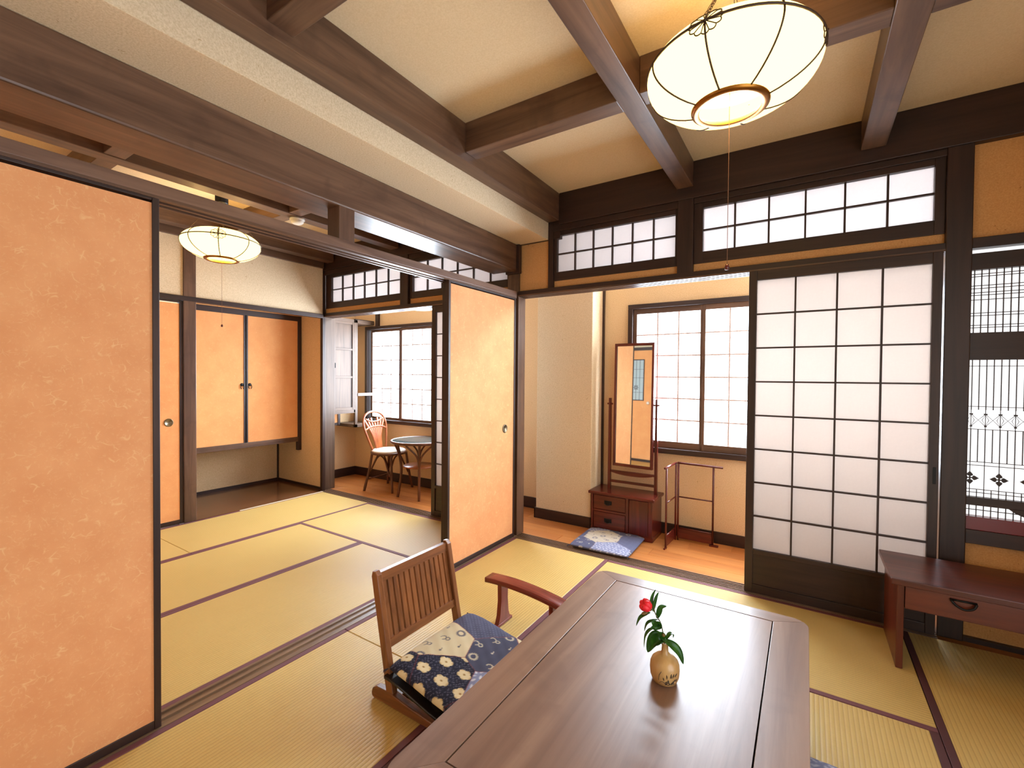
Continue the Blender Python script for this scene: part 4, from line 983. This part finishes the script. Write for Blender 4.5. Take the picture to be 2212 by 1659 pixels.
for k in range(7):
    s = (k - 3) / 3.0
    pts = [(s * 0.035, 0.425), (s * 0.045, 0.52), (s * 0.07, 0.60), (s * 0.125, 0.70), (s * 0.14, 0.76 - 0.02 * abs(s))] if abs(s) > 0.1 else [(0, 0.425), (0, 0.60), (0, 0.70)]
    bm = B(); tube(bm, curve([bk(*p) for p in pts], 5), 0.012, 7, flat=(1.35, 0.5)); part('back_splat', bm, M['rattan_light'], rch, True)
bm = B(); tube(bm, curve([bk(-0.155, 0.63), bk(-0.08, 0.655), bk(0, 0.66), bk(0.08, 0.655), bk(0.155, 0.63)], 5), 0.011, 7); tube(bm, curve([bk(-0.13, 0.745), bk(-0.06, 0.715), bk(0, 0.71), bk(0.06, 0.715), bk(0.13, 0.745)], 5), 0.011, 7); part('back_band', bm, M['rattan_light'], rch, True)
bm = B(); tube(bm, [rp(-0.145, -0.15, 0.12), rp(-0.145, 0.15, 0.12)], 0.006, 6); part('stretcher', bm, M['rattan'], rch, True)

gx, gy = -1.425, 0.405
rt = thing('rattan_table', 'round rattan table with dark glass top beside the rattan chair', 'table', (gx, gy, 0))
bm = B(); tube(bm, [(gx + 0.272 * math.cos(k * PI / 18), gy + 0.272 * math.sin(k * PI / 18), 0.558) for k in range(36)], 0.014, 8, True); part('rim', bm, M['rattan'], rt, True)
bm = B(); lathe(bm, (gx, gy, 0.558), [(0, -0.004), (0.265, -0.004), (0.268, 0.004), (0.262, 0.010), (0, 0.010)], 40); part('glass_top', bm, M['glass_top'], rt)
for q in range(4):
    a = -2.36 + q * PI / 2; ca, sa = math.cos(a), math.sin(a)
    bm = B(); tube(bm, curve([(gx + 0.208 * ca, gy + 0.208 * sa, 0), (gx + 0.175 * ca, gy + 0.175 * sa, 0.25), (gx + 0.19 * ca, gy + 0.19 * sa, 0.42), (gx + 0.22 * ca, gy + 0.22 * sa, 0.55)], 5), 0.013, 8); part('leg', bm, M['rattan'], rt, True)
    bm = B()
    for s in (-1, 1):
        e = a + s * 0.5
        tube(bm, curve([(gx + 0.178 * ca, gy + 0.178 * sa, 0.30), (gx + 0.2 * math.cos(a + s * 0.12), gy + 0.2 * math.sin(a + s * 0.12), 0.43), (gx + 0.262 * math.cos(e), gy + 0.262 * math.sin(e), 0.542)], 5), 0.009, 7)
    part('brace', bm, M['rattan'], rt, True)
bm = B(); lathe(bm, (gx, gy, 0.30), [(0, 0), (0.155, 0), (0.165, 0.006), (0.155, 0.014), (0, 0.014)], 28); part('lower_shelf', bm, M['rattan_light'], rt, True)

# ------------------------------------------------------------------ hanging lamps
def lamp(cx, cy, zb, label, turn):
    t = thing('pendant_lamp', label, 'lamp', (cx, cy, zb), 0, 'hanging lamps')
    R, r, h = 0.24, 0.097, 0.178
    def rad(s):
        q = (s - .6) / (.6 if s < .6 else .5); return R * math.sqrt(max(0, 1 - q * q * (1 - (r / R) ** 2)))
    S = [k / 20 for k in range(21)]
    bm = B(); lathe(bm, (cx, cy, zb), [(rad(s), h * s) for s in S] + [(rad(s) - 0.003, h * s) for s in S[::-1]], 64); part('glass_shade', bm, M['lamp_glass'], t, True, 'glowing cream glass shade')
    a0 = math.radians(turn)
    for k in range(8):
        a = a0 + k * PI / 4; bm = B()
        tube(bm, [(cx + (rad(s) + 0.001) * math.cos(a), cy + (rad(s) + 0.001) * math.sin(a), zb + h * s) for s in S], 0.0027, 6); part('rib', bm, M['brass_dark'], t, True)
    sr = 0.66; bm = B()
    tube(bm, [(cx + (rad(sr) + 0.002) * math.cos(k * PI / 32), cy + (rad(sr) + 0.002) * math.sin(k * PI / 32), zb + h * sr) for k in range(64)], 0.0034, 6, True); part('upper_ring', bm, M['brass_dark'], t, True)
    bm = B(); lathe(bm, (cx, cy, zb), [(0.086, -0.004), (0.098, -0.008), (0.108, -0.002), (0.110, 0.010), (0.102, 0.016), (0.094, 0.012), (0.088, 0.004), (0.086, -0.004)], 48); part('bottom_ring', bm, M['brass'], t, True, 'brass ring around the lower opening')
    for k in (0, 2, 4, 6):
        a = a0 + k * PI / 4; bm = B()
        def sp(du, dv):
            s = min(1.0, max(0.0, sr + dv / 0.21)); rr = rad(s) + 0.0018; aa = a + du / rad(sr)
            return (cx + rr * math.cos(aa), cy + rr * math.sin(aa), zb + h * s)
        tube(bm, [sp((0.034 + 0.005 * abs(math.cos(6 * q))) * math.cos(q) * 1.15, (0.034 + 0.005 * abs(math.cos(6 * q))) * math.sin(q)) for q in [j * PI / 36 for j in range(72)]], 0.0017, 5, True)
        for j in range(12):
            q = j * PI / 6 + PI / 12; tube(bm, [sp(0.004 * math.cos(q), 0.004 * math.sin(q)), sp(0.034 * math.cos(q) * 1.15, 0.034 * math.sin(q))], 0.0014, 5)
        lathe(bm, sp(0, 0), [(0, -0.006), (0.006, 0), (0, 0.006)], 10); part('flower_ornament', bm, M['brass_dark'], t, True)
        p0, p1 = Vector(sp(0, 0.01)), Vector((cx + 0.03 * math.cos(a), cy + 0.03 * math.sin(a), 2.40)); bm = B(); nl = 16
        for j in range(nl):
            c0 = p0.lerp(p1, (j + 0.5) / nl); d_ = (p1 - p0) / nl; e1 = d_.normalized().cross(Vector((0, 0, 1)) if j % 2 else Vector((math.cos(a), math.sin(a), 0.3))).normalized()
            tube(bm, [c0 + d_ * 0.62 * math.cos(q) + e1 * 0.0042 * math.sin(q) for q in [i * PI / 4 for i in range(8)]], 0.0011, 5, True)
        part('chain', bm, M['brass_dark'], t, True)
    bm = B(); lathe(bm, (cx, cy, 2.40), [(0, -0.01), (0.034, -0.008), (0.04, 0.0), (0.04, 0.075), (0.052, 0.085), (0.052, 0.1095), (0, 0.1095)], 24); part('ceiling_rose', bm, M['black'], t, True)
    bm = B(); tube(bm, [(cx + 0.085 * math.cos(k * PI / 16), cy + 0.085 * math.sin(k * PI / 16), zb + 0.07) for k in range(32)], 0.014, 10, True); tube(bm, [(cx + 0.15 * math.cos(k * PI / 16), cy + 0.15 * math.sin(k * PI / 16), zb + 0.10) for k in range(32)], 0.014, 10, True); part('ring_tube', bm, M['bulb'], t, True)
    bm = B(); lathe(bm, (cx, cy, zb + 0.12), [(0, 0.0), (0.11, 0.0), (0.12, 0.02), (0.05, 0.05), (0, 0.05)], 24); part('lamp_holder', bm, M['white'], t, True)
    bm = B(); tube(bm, [(cx, cy, zb + 0.12), (cx, cy, 1.556)], 0.0009, 5); part('pull_cord', bm, M['cord'], t)
    bm = B(); lathe(bm, (cx, cy, 1.540), [(0, 0), (0.006, 0.002), (0.007, 0.009), (0.004, 0.018), (0, 0.019)], 12); part('cord_knob', bm, M['redZ'], t, True)
    return t
M['brass_dark'] = plain('dark bronze wire', (58, 38, 22), 0.5, 0.2)
M['cord'] = plain('brown pull cord', (120, 84, 60), 0.8)
lamp(1.623, -1.380, 2.030, 'large glowing glass lamp with wire ribs hanging above the low table', -97)
lamp(-1.591, -1.352, 2.008, 'glowing glass lamp hanging in the back room before the cupboard', -29)
sd = thing('smoke_detector', 'round white smoke detector under the back room ceiling beam', 'smoke detector', (-1.315, -0.965, 2.356))
bm = B(); lathe(bm, (-1.315, -0.965, 2.356), [(0, 0), (0.050, 0), (0.052, -0.012), (0.044, -0.018)], 28); part('base', bm, M['white'], sd, True)
bm = B(); lathe(bm, (-1.315, -0.965, 2.338), [(0.044, 0), (0.042, -0.012), (0.030, -0.022), (0, -0.026)], 28); part('cover', bm, M['white'], sd, True)
